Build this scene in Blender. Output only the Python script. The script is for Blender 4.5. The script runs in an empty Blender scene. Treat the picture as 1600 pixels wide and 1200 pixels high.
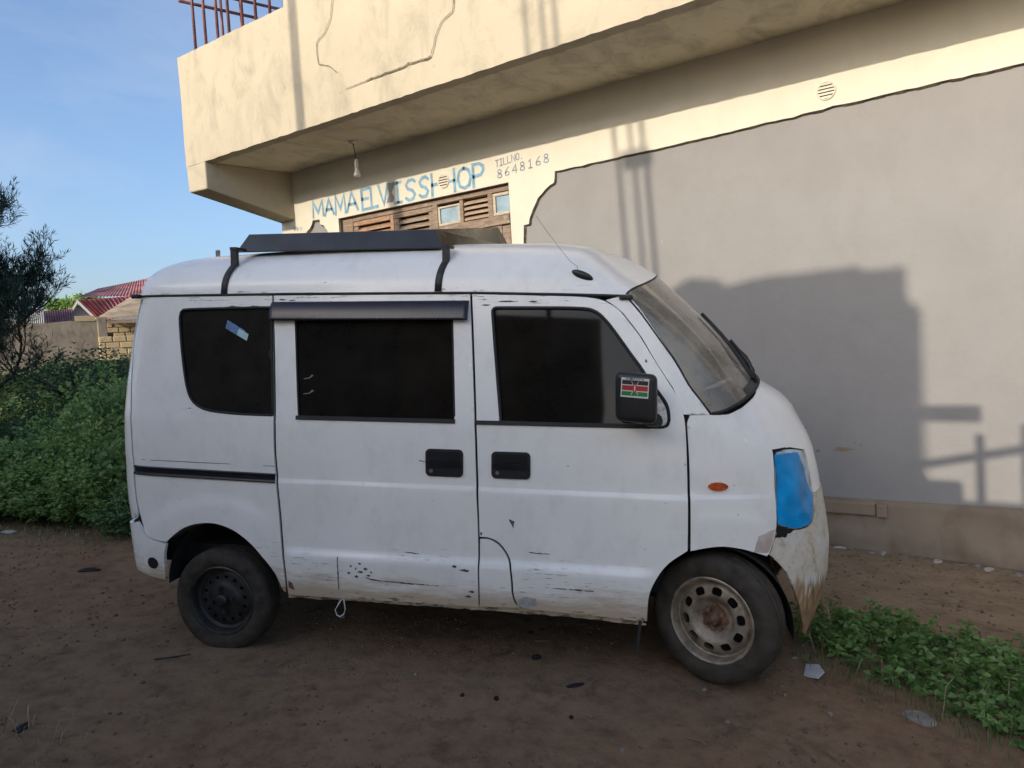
import bpy, math, random
import numpy as np
from mathutils import Vector, Matrix
from mathutils.geometry import delaunay_2d_cdt as cdt2d

random.seed(7); RNG = np.random.default_rng(11)
scene = bpy.context.scene
COL = scene.collection
# ------------------------------------------------------------------ helpers
def link(o, parent=None):
    COL.objects.link(o)
    if parent is not None: o.parent = parent
    return o
def mesh_obj(name, verts, faces, mats, parent=None, smooth=False, midx=None):
    me = bpy.data.meshes.new(name)
    verts = np.asarray(verts, dtype=float).reshape(-1, 3)
    me.from_pydata(verts.tolist(), [], [tuple(int(i) for i in f) for f in faces])
    if not isinstance(mats, (list, tuple)): mats = [mats]
    for m in mats: me.materials.append(m)
    if midx is not None: me.polygons.foreach_set('material_index', np.asarray(midx, dtype=np.int32))
    if smooth: me.polygons.foreach_set('use_smooth', np.ones(len(me.polygons), dtype=bool))
    me.update()
    return link(bpy.data.objects.new(name, me), parent)
def tri_mesh_np(name, V, F, mats, parent=None, midx=None, smooth=False):
    """fast builder, V (n,3), F (m,k) with k = 3 or 4"""
    V = np.asarray(V, dtype=np.float32); F = np.asarray(F, dtype=np.int32); k = F.shape[1]
    me = bpy.data.meshes.new(name)
    me.vertices.add(len(V)); me.vertices.foreach_set('co', V.ravel())
    me.loops.add(F.size); me.loops.foreach_set('vertex_index', F.ravel())
    me.polygons.add(len(F)); me.polygons.foreach_set('loop_start', np.arange(0, F.size, k, dtype=np.int32))
    if not isinstance(mats, (list, tuple)): mats = [mats]
    for m in mats: me.materials.append(m)
    if midx is not None: me.polygons.foreach_set('material_index', np.asarray(midx, dtype=np.int32))
    if smooth: me.polygons.foreach_set('use_smooth', np.ones(len(F), dtype=bool))
    me.update(calc_edges=True); me.validate()
    return link(bpy.data.objects.new(name, me), parent)
def thing(name, label, cat, loc=(0, 0, 0), rotz=0.0, group=None):
    o = bpy.data.objects.new(name, None); COL.objects.link(o)
    o.location = loc; o.rotation_euler = (0, 0, rotz); o.empty_display_size = .2
    o['label'] = label; o['category'] = cat
    if group: o['group'] = group
    return o
def tag(o, label, cat, group=None):
    o['label'] = label; o['category'] = cat
    if group: o['group'] = group
    return o
class MB:
    def __init__(s): s.v = []; s.f = []; s.m = []
    def add(s, V, F, mi=0):
        b = len(s.v); s.v += [tuple(map(float, p)) for p in V]; s.f += [tuple(b+i for i in f) for f in F]; s.m += [mi]*len(F)
    def hexa(s, P, mi=0):            # 8 points: bottom loop 0-3, top loop 4-7
        s.add(P, [(3,2,1,0),(4,5,6,7),(0,1,5,4),(1,2,6,5),(2,3,7,6),(3,0,4,7)], mi)
    def box(s, a, b, mi=0):
        (x0,y0,z0),(x1,y1,z1) = a, b
        s.hexa([(x0,y0,z0),(x1,y0,z0),(x1,y1,z0),(x0,y1,z0),(x0,y0,z1),(x1,y0,z1),(x1,y1,z1),(x0,y1,z1)], mi)
    def tube(s, pts, r, n=8, mi=0, cap=True):
        pts = [Vector(p) for p in pts]; rr = r if hasattr(r, '__len__') else [r]*len(pts)
        base = len(s.v); up = Vector((.13, .31, .94)).normalized()
        for i, p in enumerate(pts):
            d = (pts[min(i+1, len(pts)-1)]-pts[max(i-1, 0)]).normalized()
            a = d.cross(up)
            if a.length < .05: a = d.cross(Vector((1, 0, 0)))
            a.normalize(); b = d.cross(a)
            for k in range(n):
                t = 2*math.pi*k/n; s.v.append(tuple(p+(a*math.cos(t)+b*math.sin(t))*rr[i]))
        for i in range(len(pts)-1):
            for k in range(n):
                k2 = (k+1) % n
                s.f.append((base+i*n+k, base+i*n+k2, base+(i+1)*n+k2, base+(i+1)*n+k)); s.m.append(mi)
        if cap:
            s.f.append(tuple(base+k for k in range(n))[::-1]); s.m.append(mi)
            s.f.append(tuple(base+(len(pts)-1)*n+k for k in range(n))); s.m.append(mi)
    def lathe(s, prof, n=48, mi=0, closed=False):   # profile of (r, y), axis y
        base = len(s.v); m = len(prof)
        for r, y in prof:
            for k in range(n):
                t = 2*math.pi*k/n; s.v.append((r*math.cos(t), y, r*math.sin(t)))
        for i in range(m-1 if not closed else m):
            j = (i+1) % m
            for k in range(n):
                k2 = (k+1) % n
                s.f.append((base+i*n+k, base+j*n+k, base+j*n+k2, base+i*n+k2)); s.m.append(mi)
    def build(s, name, mats, parent=None, smooth=False):
        return mesh_obj(name, s.v, s.f, mats, parent, smooth, s.m)
def smooth_angle(o, deg=35):
    me = o.data; me.polygons.foreach_set('use_smooth', np.ones(len(me.polygons), dtype=bool)); me.update()
    try: me.set_sharp_from_angle(angle=math.radians(deg))
    except Exception: pass
    return o
def bevel(o, w, seg=2, deg=30):
    md = o.modifiers.new('bevel', 'BEVEL'); md.width = w; md.segments = seg; md.limit_method = 'ANGLE'; md.angle_limit = math.radians(deg)
    return o
# ------------------------------------------------------------------ materials
def mat(name):
    m = bpy.data.materials.new(name); m.use_nodes = True
    nt = m.node_tree; b = nt.nodes['Principled BSDF']
    return m, nt, b
def N(nt, t, **kw):
    n = nt.nodes.new(t)
    for k, v in kw.items():
        if k.startswith('i_'): n.inputs[k[2:].replace('_', ' ')].default_value = v
        else: setattr(n, k, v)
    return n
def coords(nt, scale=(1, 1, 1), world=False):
    tc = N(nt, 'ShaderNodeNewGeometry') if world else N(nt, 'ShaderNodeTexCoord')
    mp = N(nt, 'ShaderNodeMapping'); mp.inputs['Scale'].default_value = scale
    nt.links.new(tc.outputs['Position' if world else 'Object'], mp.inputs['Vector'])
    return mp.outputs[0]
def noise(nt, vec, scale, detail=5, rough=.55, dist=0):
    n = N(nt, 'ShaderNodeTexNoise'); n.inputs['Scale'].default_value = scale; n.inputs['Detail'].default_value = detail
    n.inputs['Roughness'].default_value = rough; n.inputs['Distortion'].default_value = dist
    nt.links.new(vec, n.inputs['Vector']); return n.outputs['Fac']
def ramp(nt, fac, stops):
    r = N(nt, 'ShaderNodeValToRGB'); e = r.color_ramp.elements
    while len(e) < len(stops): e.new(.5)
    for q, (p, c) in zip(e, stops):
        q.position = p; q.color = (c, c, c, 1) if isinstance(c, (int, float)) else (*c, 1)
    nt.links.new(fac, r.inputs[0]); return r.outputs[0]
def mixc(nt, fac, a, b, mode='MIX'):
    m = N(nt, 'ShaderNodeMix', data_type='RGBA', blend_type=mode)
    for sock, v in ((m.inputs[0], fac), (m.inputs[6], a), (m.inputs[7], b)):
        if isinstance(v, (int, float)): sock.default_value = v
        elif isinstance(v, tuple): sock.default_value = (*v, 1)
        else: nt.links.new(v, sock)
    return m.outputs[2]
def math_(nt, op, a, b=0.0, clamp=False):
    m = N(nt, 'ShaderNodeMath', operation=op, use_clamp=clamp)
    for s, v in ((m.inputs[0], a), (m.inputs[1], b)):
        if isinstance(v, (int, float)): s.default_value = v
        else: nt.links.new(v, s)
    return m.outputs[0]
def bump(nt, b, h, strength=.3, dist=.01):
    n = N(nt, 'ShaderNodeBump'); n.inputs['Strength'].default_value = strength; n.inputs['Distance'].default_value = dist
    nt.links.new(h, n.inputs['Height']); nt.links.new(n.outputs[0], b.inputs['Normal'])
def sepz(nt, world=False):
    tc = N(nt, 'ShaderNodeNewGeometry') if world else N(nt, 'ShaderNodeTexCoord')
    s = N(nt, 'ShaderNodeSeparateXYZ'); nt.links.new(tc.outputs['Position' if world else 'Object'], s.inputs[0]); return s.outputs
def maprange(nt, v, a, b, c=0.0, d=1.0):
    m = N(nt, 'ShaderNodeMapRange'); m.inputs[1].default_value = a; m.inputs[2].default_value = b
    m.inputs[3].default_value = c; m.inputs[4].default_value = d; nt.links.new(v, m.inputs[0]); return m.outputs[0]
def simple(name, col, rough=.6, metal=0, var=.12, vscale=12, bmp=0, bscale=60, spec=.5):
    m, nt, b = mat(name); v = coords(nt)
    f = noise(nt, v, vscale, 4)
    dark = tuple(max(0, c*(1-var*1.6)) for c in col); light = tuple(min(1, c*(1+var)) for c in col)
    nt.links.new(ramp(nt, f, [(.3, dark), (.7, light)]), b.inputs['Base Color'])
    b.inputs['Roughness'].default_value = rough; b.inputs['Metallic'].default_value = metal
    b.inputs['Specular IOR Level'].default_value = spec
    if bmp: bump(nt, b, noise(nt, v, bscale, 4), bmp, .004)
    return m
def paint_mat():
    m, nt, b = mat('white_van_paint'); v = coords(nt)
    o = sepz(nt); z = o[2]; x = o[0]
    col = ramp(nt, noise(nt, v, 2.2, 6, .6), [(.3, (.80, .785, .735)), (.7, (.86, .845, .795))])
    # faint grime
    g = ramp(nt, noise(nt, coords(nt, (1.2, 1, .8)), 7, 8, .7), [(.50, 0.), (.78, .32)])
    col = mixc(nt, g, col, (.50, .475, .43))
    # horizontal scuffs and chips in the lower doors and along the roof rail
    sc = ramp(nt, noise(nt, coords(nt, (5, 5, 60)), 1.6, 6, .75), [(.585, 0.), (.615, 1.)])
    area = ramp(nt, noise(nt, coords(nt, (1.1, 1, 3.0)), 1.7, 3, .5), [(.43, 0.), (.55, 1.)])
    zl = math_(nt, 'MAXIMUM', maprange(nt, z, .62, .50), math_(nt, 'MULTIPLY', maprange(nt, z, 1.70, 1.74), maprange(nt, z, 1.83, 1.80)))
    f = math_(nt, 'MULTIPLY', math_(nt, 'MULTIPLY', sc, area), zl)
    col = mixc(nt, math_(nt, 'MULTIPLY', f, .85), col, (.045, .042, .042))
    # few small stray scratches anywhere
    s2 = ramp(nt, noise(nt, coords(nt, (9, 9, 26)), 1.3, 7, .72), [(.69, 0.), (.71, 1.)])
    col = mixc(nt, math_(nt, 'MULTIPLY', s2, .7), col, (.10, .095, .09))
    # rust and mud along the bottom edge
    n = noise(nt, coords(nt, (1.1, 1, 6)), 2.5, 8, .7)
    edge = math_(nt, 'ADD', maprange(nt, z, .50, .335), math_(nt, 'MULTIPLY', math_(nt, 'SUBTRACT', n, .49), 1.9))
    r1 = ramp(nt, edge, [(.30, 0.), (.95, 1.)])
    col = mixc(nt, math_(nt, 'MULTIPLY', r1, .85), col, (.42, .31, .19))
    r2 = ramp(nt, math_(nt, 'ADD', maprange(nt, z, .40, .30), math_(nt, 'MULTIPLY', math_(nt, 'SUBTRACT', noise(nt, coords(nt, (3, 2, 9)), 5, 6, .7), .58), 4.)), [(.62, 0.), (.82, 1.)])
    col = mixc(nt, math_(nt, 'MULTIPLY', r2, .8), col, (.10, .055, .03))
    nt.links.new(col, b.inputs['Base Color'])
    nt.links.new(mixc(nt, math_(nt, 'MAXIMUM', r1, f), (.27,)*3, (.7,)*3), b.inputs['Roughness'])
    b.inputs['Coat Weight'].default_value = .25; b.inputs['Coat Roughness'].default_value = .12
    bump(nt, b, noise(nt, v, 3.2, 2), .10, .02)
    return m
def filler_mat():
    m, nt, b = mat('bumper_filler'); v = coords(nt); z = sepz(nt)[2]
    n = noise(nt, v, 9, 7, .65, .4)
    col = ramp(nt, n, [(.34, (.36, .28, .19)), (.45, (.56, .50, .40)), (.56, (.60, .56, .48)), (.66, (.58, .60, .60))])
    cr = ramp(nt, noise(nt, coords(nt, (1, 1, .7)), 26, 6, .7, 1.2), [(.60, 0.), (.66, 1.)])
    col = mixc(nt, math_(nt, 'MULTIPLY', cr, .7), col, (.16, .10, .06))
    low = ramp(nt, math_(nt, 'ADD', maprange(nt, z, .58, .34), math_(nt, 'MULTIPLY', math_(nt, 'SUBTRACT', noise(nt, coords(nt, (8, 8, 1.4)), 6, 5), .5), 1.6)), [(.4, 0.), (.7, 1.)])
    brown = ramp(nt, noise(nt, coords(nt, (22, 22, 1.6)), 3, 5), [(.35, (.17, .095, .045)), (.65, (.40, .27, .15))])
    col = mixc(nt, low, col, brown)
    nt.links.new(col, b.inputs['Base Color']); b.inputs['Roughness'].default_value = .6
    bump(nt, b, n, .5, .01)
    return m
def glass_mat(name, tint, dirt=.0, refl_rough=.03, trans=True):
    """thin sheet of glass: what shows through it, tinted, under its reflection"""
    m = bpy.data.materials.new(name); m.use_nodes = True; nt = m.node_tree; nt.nodes.clear()
    out = N(nt, 'ShaderNodeOutputMaterial')
    tr = N(nt, 'ShaderNodeBsdfTransparent'); tr.inputs[0].default_value = (*tint, 1)
    gl = N(nt, 'ShaderNodeBsdfGlossy'); gl.inputs['Roughness'].default_value = refl_rough; gl.inputs[0].default_value = (*((.45,)*3 if max(tint) < .1 else (1,)*3), 1)
    lw = N(nt, 'ShaderNodeFresnel'); lw.inputs[0].default_value = 1.5
    mx = N(nt, 'ShaderNodeMixShader')
    nt.links.new(lw.outputs[0], mx.inputs[0]); nt.links.new(tr.outputs[0], mx.inputs[1]); nt.links.new(gl.outputs[0], mx.inputs[2])
    df = N(nt, 'ShaderNodeBsdfDiffuse'); df.inputs[0].default_value = (.42, .38, .32, 1)
    m2 = N(nt, 'ShaderNodeMixShader')
    df.inputs[0].default_value = (.58, .52, .43, 1)
    f = ramp(nt, noise(nt, coords(nt), 5, 6, .6), [(.3, dirt*.5), (.7, dirt*1.4)])  # dust film whose pale colour also paints in reflections on the glass
    nt.links.new(f, m2.inputs[0]); nt.links.new(mx.outputs[0], m2.inputs[1]); nt.links.new(df.outputs[0], m2.inputs[2])
    nt.links.new(m2.outputs[0], out.inputs[0]); return m
def plaster_mat(name, base, stain, streak=.6, speck=.5, spec=.2):
    m, nt, b = mat(name); v = coords(nt)
    col = ramp(nt, noise(nt, v, 1.6, 7, .6), [(.3, tuple(c*.90 for c in base)), (.7, base)])
    st = ramp(nt, noise(nt, coords(nt, (1.5, 1, .9)), 2.3, 9, .70, .5), [(.47, 0.), (.72, 1.)])
    col = mixc(nt, math_(nt, 'MULTIPLY', st, streak), col, stain)
    mo = ramp(nt, noise(nt, v, 7.5, 8, .7), [(.64, 0.), (.72, 1.)])
    col = mixc(nt, math_(nt, 'MULTIPLY', mo, speck), col, tuple(c*.55 for c in stain))
    nt.links.new(col, b.inputs['Base Color']); b.inputs['Roughness'].default_value = .9; b.inputs['Specular IOR Level'].default_value = spec
    bump(nt, b, noise(nt, v, 9, 8, .65), .35, .012)
    return m
def leaf_mat(name, c0, c1, c2, rough=.5):
    m, nt, b = mat(name); v = coords(nt, world=True)
    g = N(nt, 'ShaderNodeNewGeometry')
    col = ramp(nt, g.outputs['Random Per Island'], [(.0, c0), (.55, c1), (1., c2)])
    col2 = mixc(nt, ramp(nt, noise(nt, v, 2.2, 3), [(.35, 0.), (.65, .5)]), col, c0)
    nt.links.new(col2, b.inputs['Base Color']); b.inputs['Roughness'].default_value = rough
    b.inputs['Specular IOR Level'].default_value = .3
    tl = N(nt, 'ShaderNodeBsdfTranslucent'); nt.links.new(col2, tl.inputs[0])
    mx = N(nt, 'ShaderNodeMixShader'); mx.inputs[0].default_value = .42
    out = nt.nodes['Material Output']
    nt.links.new(b.outputs[0], mx.inputs[1]); nt.links.new(tl.outputs[0], mx.inputs[2]); nt.links.new(mx.outputs[0], out.inputs[0])
    return m
def dirt_mat():
    m, nt, b = mat('packed_dirt'); v = coords(nt)
    col = ramp(nt, noise(nt, v, .9, 7, .62), [(.28, (0.162, 0.101, 0.059)), (.5, (0.230, 0.148, 0.088)), (.72, (0.292, 0.197, 0.120))])
    c2 = ramp(nt, noise(nt, v, 9, 8, .7), [(.35, (0.098, 0.066, 0.044)), (.5, (0.230, 0.153, 0.094)), (.72, (0.322, 0.227, 0.142))])
    col = mixc(nt, .5, col, c2)
    red = ramp(nt, noise(nt, coords(nt, (.8, 1.3, 1)), 1.4, 4), [(.5, 0.), (.7, .2)])
    col = mixc(nt, red, col, (0.283, 0.136, 0.074))
    wx = sepz(nt, True)   # paler ground painting in light bounced off the grey wall
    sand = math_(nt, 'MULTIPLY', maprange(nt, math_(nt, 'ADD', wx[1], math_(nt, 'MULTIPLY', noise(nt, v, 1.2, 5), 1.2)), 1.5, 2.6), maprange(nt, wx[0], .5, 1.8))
    wall_bounce_col = ramp(nt, noise(nt, v, 6, 7, .7), [(.3, (0.230, 0.160, 0.099)), (.7, (0.380, 0.281, 0.176))])
    col = mixc(nt, math_(nt, 'MULTIPLY', sand, .8), col, wall_bounce_col)
    # dry crumbs and grit
    vo = N(nt, 'ShaderNodeTexVoronoi'); vo.inputs['Scale'].default_value = 38; nt.links.new(v, vo.inputs['Vector'])
    grit = math_(nt, 'MULTIPLY', ramp(nt, vo.outputs['Distance'], [(.07, 1.), (.13, 0.)]), ramp(nt, noise(nt, v, 17, 2), [(.60, 0.), (.66, 1.)]))
    col = mixc(nt, math_(nt, 'MULTIPLY', grit, .65), col, (0.500, 0.419, 0.284))
    dk = ramp(nt, noise(nt, v, 5.5, 9, .75, .6), [(.55, 0.), (.68, 1.)])
    col = mixc(nt, math_(nt, 'MULTIPLY', dk, .75), col, (0.082, 0.057, 0.040))
    nt.links.new(col, b.inputs['Base Color']); b.inputs['Roughness'].default_value = .95; b.inputs['Specular IOR Level'].default_value = .15
    h = math_(nt, 'ADD', noise(nt, v, 14, 9, .7), math_(nt, 'MULTIPLY', noise(nt, v, 110, 5, .7), .5))
    bump(nt, b, math_(nt, 'ADD', h, math_(nt, 'MULTIPLY', grit, .4)), .9, .02)
    return m
def wood_mat(name, a, b_):
    m, nt, b = mat(name); v = coords(nt, (3, 3, 22))
    col = ramp(nt, noise(nt, v, 2.2, 7, .7, .6), [(.32, a), (.68, b_)])
    pl = ramp(nt, noise(nt, coords(nt), 11, 6, .7), [(.58, 0.), (.66, 1.)])
    col = mixc(nt, math_(nt, 'MULTIPLY', pl, .45), col, (.46, .41, .34))
    nt.links.new(col, b.inputs['Base Color']); b.inputs['Roughness'].default_value = .8
    bump(nt, b, noise(nt, v, 3, 5), .4, .006)
    return m
M = {}
M['paint'] = paint_mat(); M['filler'] = filler_mat()
M['black'] = simple('black_plastic', (.012, .013, .015), .45, var=.3)
M['blackgloss'] = simple('black_trim', (.010, .011, .016), .28, var=.3)
M['gap'] = simple('dark_cavity', (.006, .006, .006), .9, var=.2)
M['seal'] = simple('rubber_seal', (.016, .016, .017), .7, var=.3)
M['tint'] = glass_mat('tinted_glass', (.003, .003, .004), .018, .04)
M['tint2'] = glass_mat('rear_tinted_glass', (.014, .022, .030), .03, .06)
M['screen'] = glass_mat('windscreen_glass', (.55, .62, .60), .34, .05)  # strong film value paints in the beige reflection of the wall
M['visor'] = simple('smoked_visor', (.013, .011, .018), .25, var=.25)
M['tape'] = simple('blue_lens_tape', (.0, .28, .64), .24, var=.3, vscale=7, bmp=.5, bscale=22, spec=.3)
M['chip'] = simple('bare_chip', (.10, .088, .075), .8, var=.5, vscale=60)
M['primer'] = simple('lifted_primer', (.36, .35, .33), .8, var=.2, vscale=40)
M['pinkfill'] = simple('pink_body_filler', (.52, .43, .37), .8, var=.15, vscale=20)
M['lime'] = simple('pale_lime', (.42, .38, .33), .9, var=.2, bmp=.6)
M['lens'] = simple('cracked_lens', (.42, .52, .54), .3, var=.35, vscale=14)
M['amber'] = simple('amber_lens', (.50, .085, .02), .2, var=.35, vscale=40)
M['tyre'] = simple('tyre_rubber', (.050, .042, .033), .85, var=.28, vscale=16, bmp=.5, bscale=90, spec=.25)
M['chalk'] = simple('tyre_chalk', (.20, .19, .18), .9)
M['rimgrey'] = simple('grey_steel_rim', (.29, .24, .18), .5, .35, var=.35, vscale=18, bmp=.2)
M['rimblack'] = simple('black_steel_rim', (.030, .029, .028), .45, .2, var=.4, vscale=20)
M['rust'] = simple('rusty_hub', (.17, .09, .055), .75, var=.5, vscale=30, bmp=.4)
M['under'] = simple('underbody', (.012, .011, .010), .95, var=.3)
M['rackdark'] = simple('rack_panel', (.016, .019, .025), .33, var=.35, vscale=7)
M['rackbrown'] = simple('brown_rack_panel', (.085, .068, .05), .22, var=.6, vscale=9)
M['strap'] = simple('rack_strap', (.03, .028, .027), .6, var=.4, vscale=25)
M['seat'] = simple('seat_cloth', (.10, .115, .11), .9, var=.3)
M['dash'] = simple('dashboard', (.045, .045, .05), .7, var=.2)
M['headliner'] = simple('headliner', (.34, .31, .25), .9, var=.1)
M['stwhite'] = simple('sticker_white', (.62, .62, .60), .5, var=.06)
M['stblack'] = simple('sticker_black', (.02, .02, .025), .5)
M['stred'] = simple('sticker_red', (.42, .025, .025), .5)
M['stgreen'] = simple('sticker_green', (.015, .20, .035), .5)
M['stblue'] = simple('sticker_blue', (.09, .20, .38), .5, var=.3, vscale=60)
M['stpale'] = simple('sticker_pale', (.36, .52, .54), .5)
M['chrome'] = simple('worn_metal', (.30, .30, .30), .35, .8, var=.3, vscale=40)
M['cream'] = plaster_mat('cream_plaster', (.66, .62, .515), (.47, .44, .35), .22, .12)
M['fascia'] = plaster_mat('weathered_cream_plaster', (.50, .438, .325), (.27, .24, .18), .65, .4)
M['soffit'] = plaster_mat('mouldy_soffit', (.74, .67, .50), (.27, .25, .19), .65, .75)  # base lightened to paint in light bounced up under the balcony
M['grey'] = plaster_mat('grey_wall_paint', (.275, .268, .262), (.225, .215, .205), .4, .10)
M['concrete'] = plaster_mat('rough_concrete', (.24, .19, .14), (.13, .095, .065), .7, .4)
M['brickstep'] = plaster_mat('earth_step', (.265, .205, .15), (.17, .13, .09), .6, .3)
M['edge'] = simple('plaster_and_edge_shade', (.17, .145, .10), .95, var=.4, vscale=25)  # dark tone for wall chips and for shade painted along render edges
M['letter'] = simple('blue_sign_paint', (.19, .36, .50), .8, var=.2, vscale=14)
M['letter2'] = simple('grey_blue_sign_paint', (.22, .28, .36), .8, var=.25, vscale=30)
M['wood'] = wood_mat('weathered_wood', (.13, .09, .065), (.34, .255, .185))
M['woodred'] = wood_mat('reddish_wood', (.22, .12, .07), (.42, .27, .175))
M['woodpale'] = wood_mat('pale_louvre_wood', (.28, .19, .13), (.43, .32, .23))
M['woodcream'] = wood_mat('cream_window_frame', (.34, .29, .22), (.56, .50, .40))
M['pane'] = simple('sky_reflection_pane', (.26, .36, .43), .15, var=.18, vscale=9)  # blue base colour paints in the sky reflected by the panes
M['railing'] = simple('red_oxide_steel', (.20, .075, .065), .55, var=.35, vscale=9)
M['bulbwhite'] = simple('bulb_plastic', (.70, .68, .62), .4)
M['crack'] = simple('dark_crack', (.22, .175, .11), .95, var=.5, vscale=30)

M['leaf'] = leaf_mat('weed_leaf', (.13, .25, .07), (.27, .42, .13), (.40, .54, .20))
M['weedleaf'] = leaf_mat('bright_weed_leaf', (.10, .20, .06), (.18, .32, .09), (.29, .42, .16))
M['crumb'] = simple('soil_crumb', (.16, .115, .08), .95, var=.4, vscale=3)
M['leafb'] = leaf_mat('weed_leaf_light', (.10, .20, .07), (.21, .36, .13), (.33, .44, .20))
M['leafc'] = leaf_mat('weed_leaf_deep', (.07, .16, .06), (.15, .28, .10), (.24, .38, .16))
M['leafdark'] = leaf_mat('dark_leaf', (.03, .07, .036), (.055, .115, .055), (.09, .16, .075))
M['leafyel'] = leaf_mat('yellow_green_leaf', (.08, .13, .03), (.15, .20, .05), (.25, .28, .09))
M['needle'] = leaf_mat('needle_leaf', (.022, .048, .040), (.036, .072, .055), (.06, .10, .065))
M['bark'] = simple('bark', (.055, .045, .038), .9, var=.4, vscale=20, bmp=.5)
M['stem'] = simple('green_stem', (.06, .085, .035), .8, var=.3)
M['straw'] = simple('dry_straw', (.30, .24, .15), .9, var=.3)
M['grass'] = leaf_mat('grass_blade', (.06, .12, .04), (.11, .17, .06), (.26, .25, .13))
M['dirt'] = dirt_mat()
M['tile'] = simple('white_tile', (.50, .51, .54), .3, var=.05)
M['paper'] = simple('scrap_paper', (.42, .48, .46), .8, var=.1)
M['charcoal'] = simple('charcoal', (.008, .007, .007), .9, var=.4, bmp=.8)
M['stonegrey'] = simple('pale_stone', (.22, .19, .165), .9, var=.3, bmp=.6, bscale=30)


# ------------------------------------------------------------------ van body skin
def itp(z, tab):
    a = np.array(tab, float)
    return np.interp(z, a[:, 0], a[:, 1])
W_TAB = [(0.10,.690),(0.25,.712),(.34,.724),(.44,.733),(.50,.7375),(.86,.7375),(.90,.733),(1.0,.733),(1.17,.728),(1.20,.722),(1.35,.704),(1.5,.684),(1.65,.664),(1.80,.643)]
WF_TAB = [(0.10,.690),(0.25,.712),(.34,.724),(.44,.733),(.50,.7375),(.86,.7375),(.90,.733),(1.0,.733),(1.17,.725),(1.20,.722),(1.35,.704),(1.5,.684),(1.65,.664),(1.80,.643)]
XF_TAB = [(0.05,2.842),(.15,2.882),(.33,2.937),(.45,2.962),(.60,2.967),(.74,2.947),(.87,2.922),(.95,2.907),(1.05,2.882),(1.12,2.852),(1.18,2.817),(1.25,2.780),(1.30,2.730),(1.36,2.630),(1.45,2.580),(1.80,2.580)]
XR_TAB = [(.05,-.57),(.30,-.60),(.5,-.62),(.6,-.632),(.73,-.655),(1.0,-.670),(1.2,-.668),(1.35,-.655),(1.5,-.635),(1.65,-.61),(1.80,-.575)]
XS, XB = 2.05, -.22      # where the front and rear corners begin
NZ, NT = 190, 60
Z0, Z1 = .05, 1.84
def corner(w, a, n, m=240):
    th = np.linspace(0, np.pi/2, m)
    x = a*np.sin(th)**(2/n); y = -w*np.cos(th)**(2/n)
    d = np.r_[0, np.cumsum(np.hypot(np.diff(x), np.diff(y)))]; d /= d[-1]
    t = np.linspace(0, 1, NT)
    return np.interp(t, d, x), np.interp(t, d, y)
ZG = np.linspace(Z0, Z1, NZ)
FX = np.zeros((NZ, NT)); FY = FX.copy(); RX = FX.copy(); RY = FX.copy()
for _i, _z in enumerate(ZG):
    zz = _z
    nf = np.interp(zz, [.3, 1.1, 1.36], [2.9, 2.7, 2.6])
    x, y = corner(itp(zz, WF_TAB), itp(zz, XF_TAB)-XS, nf); FX[_i] = XS+x; FY[_i] = y
    x, y = corner(itp(_z, W_TAB), XB-itp(_z, XR_TAB), 4.2); RX[_i] = XB-x; RY[_i] = y
LF, LR = 1.25, .95        # length of parameter s given to each corner
def bil(G, z, t):
    a = np.clip((z-Z0)/(Z1-Z0)*(NZ-1), 0, NZ-1.001); b = np.clip(t*(NT-1), 0, NT-1.001)
    i = a.astype(int); j = b.astype(int); u = a-i; v = b-j
    return (G[i,j]*(1-u)+G[i+1,j]*u)*(1-v)+(G[i,j+1]*(1-u)+G[i+1,j+1]*u)*v
def S(s, z):
    """body skin: s runs along the right flank (x), then round the front (XS..XS+2LF) or the rear corner"""
    s = np.atleast_1d(np.asarray(s, float)); z = np.atleast_1d(np.asarray(z, float))
    X = s.copy(); Y = -itp(z, W_TAB)
    f = s > XS
    if f.any():
        t = (s[f]-XS)/LF; m = t > 1; tt = np.where(m, 2-t, t)
        X[f] = bil(FX, z[f], tt); y = bil(FY, z[f], tt); Y[f] = np.where(m, -y, y)
    r = s < XB
    if r.any():
        t = (XB-s[r])/LR; m = t > 1; tt = np.where(m, 2-t, t)
        X[r] = bil(RX, z[r], tt); y = bil(RY, z[r], tt); Y[r] = np.where(m, -y, y)
    return np.stack([X, Y, z], 1)

def Nrm(s, z, e=2e-3):
    a = S(s+e, z)-S(s-e, z); b = S(s, z+e)-S(s, z-e)
    n = np.cross(a, b); return n/np.maximum(np.linalg.norm(n, axis=1, keepdims=True), 1e-9)
def sstep(x, a, b):
    t = np.clip((x-a)/(b-a), 0, 1); return t*t*(3-2*t)
def crsmooth(poly, lim=42, k=3):
    """round off gently turning runs of an outline (Catmull-Rom), keep true corners"""
    P = np.array(poly, float); n = len(P); out = []
    d = np.roll(P, -1, 0)-P; a = np.degrees(np.arctan2(d[:, 1], d[:, 0])); turn = np.abs((a-np.roll(a, 1)+180) % 360-180)
    for i in range(n):
        p1, p2 = P[i], P[(i+1) % n]; out.append(p1)
        c1, c2 = turn[i] < lim, turn[(i+1) % n] < lim
        if not (c1 or c2): continue
        p0 = P[i-1] if c1 else 2*p1-p2; p3 = P[(i+2) % n] if c2 else 2*p2-p1; L = np.linalg.norm(p2-p1)
        m1 = (p2-p0)*.5*min(1, L/max(np.linalg.norm(p2-p0)*.5, 1e-9)); m2 = (p3-p1)*.5*min(1, L/max(np.linalg.norm(p3-p1)*.5, 1e-9))
        for j in range(1, k+1):
            t = j/(k+1); out.append((2*t**3-3*t**2+1)*p1+(t**3-2*t**2+t)*m1+(-2*t**3+3*t**2)*p2+(t**3-t**2)*m2)
    return np.array(out)
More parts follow.
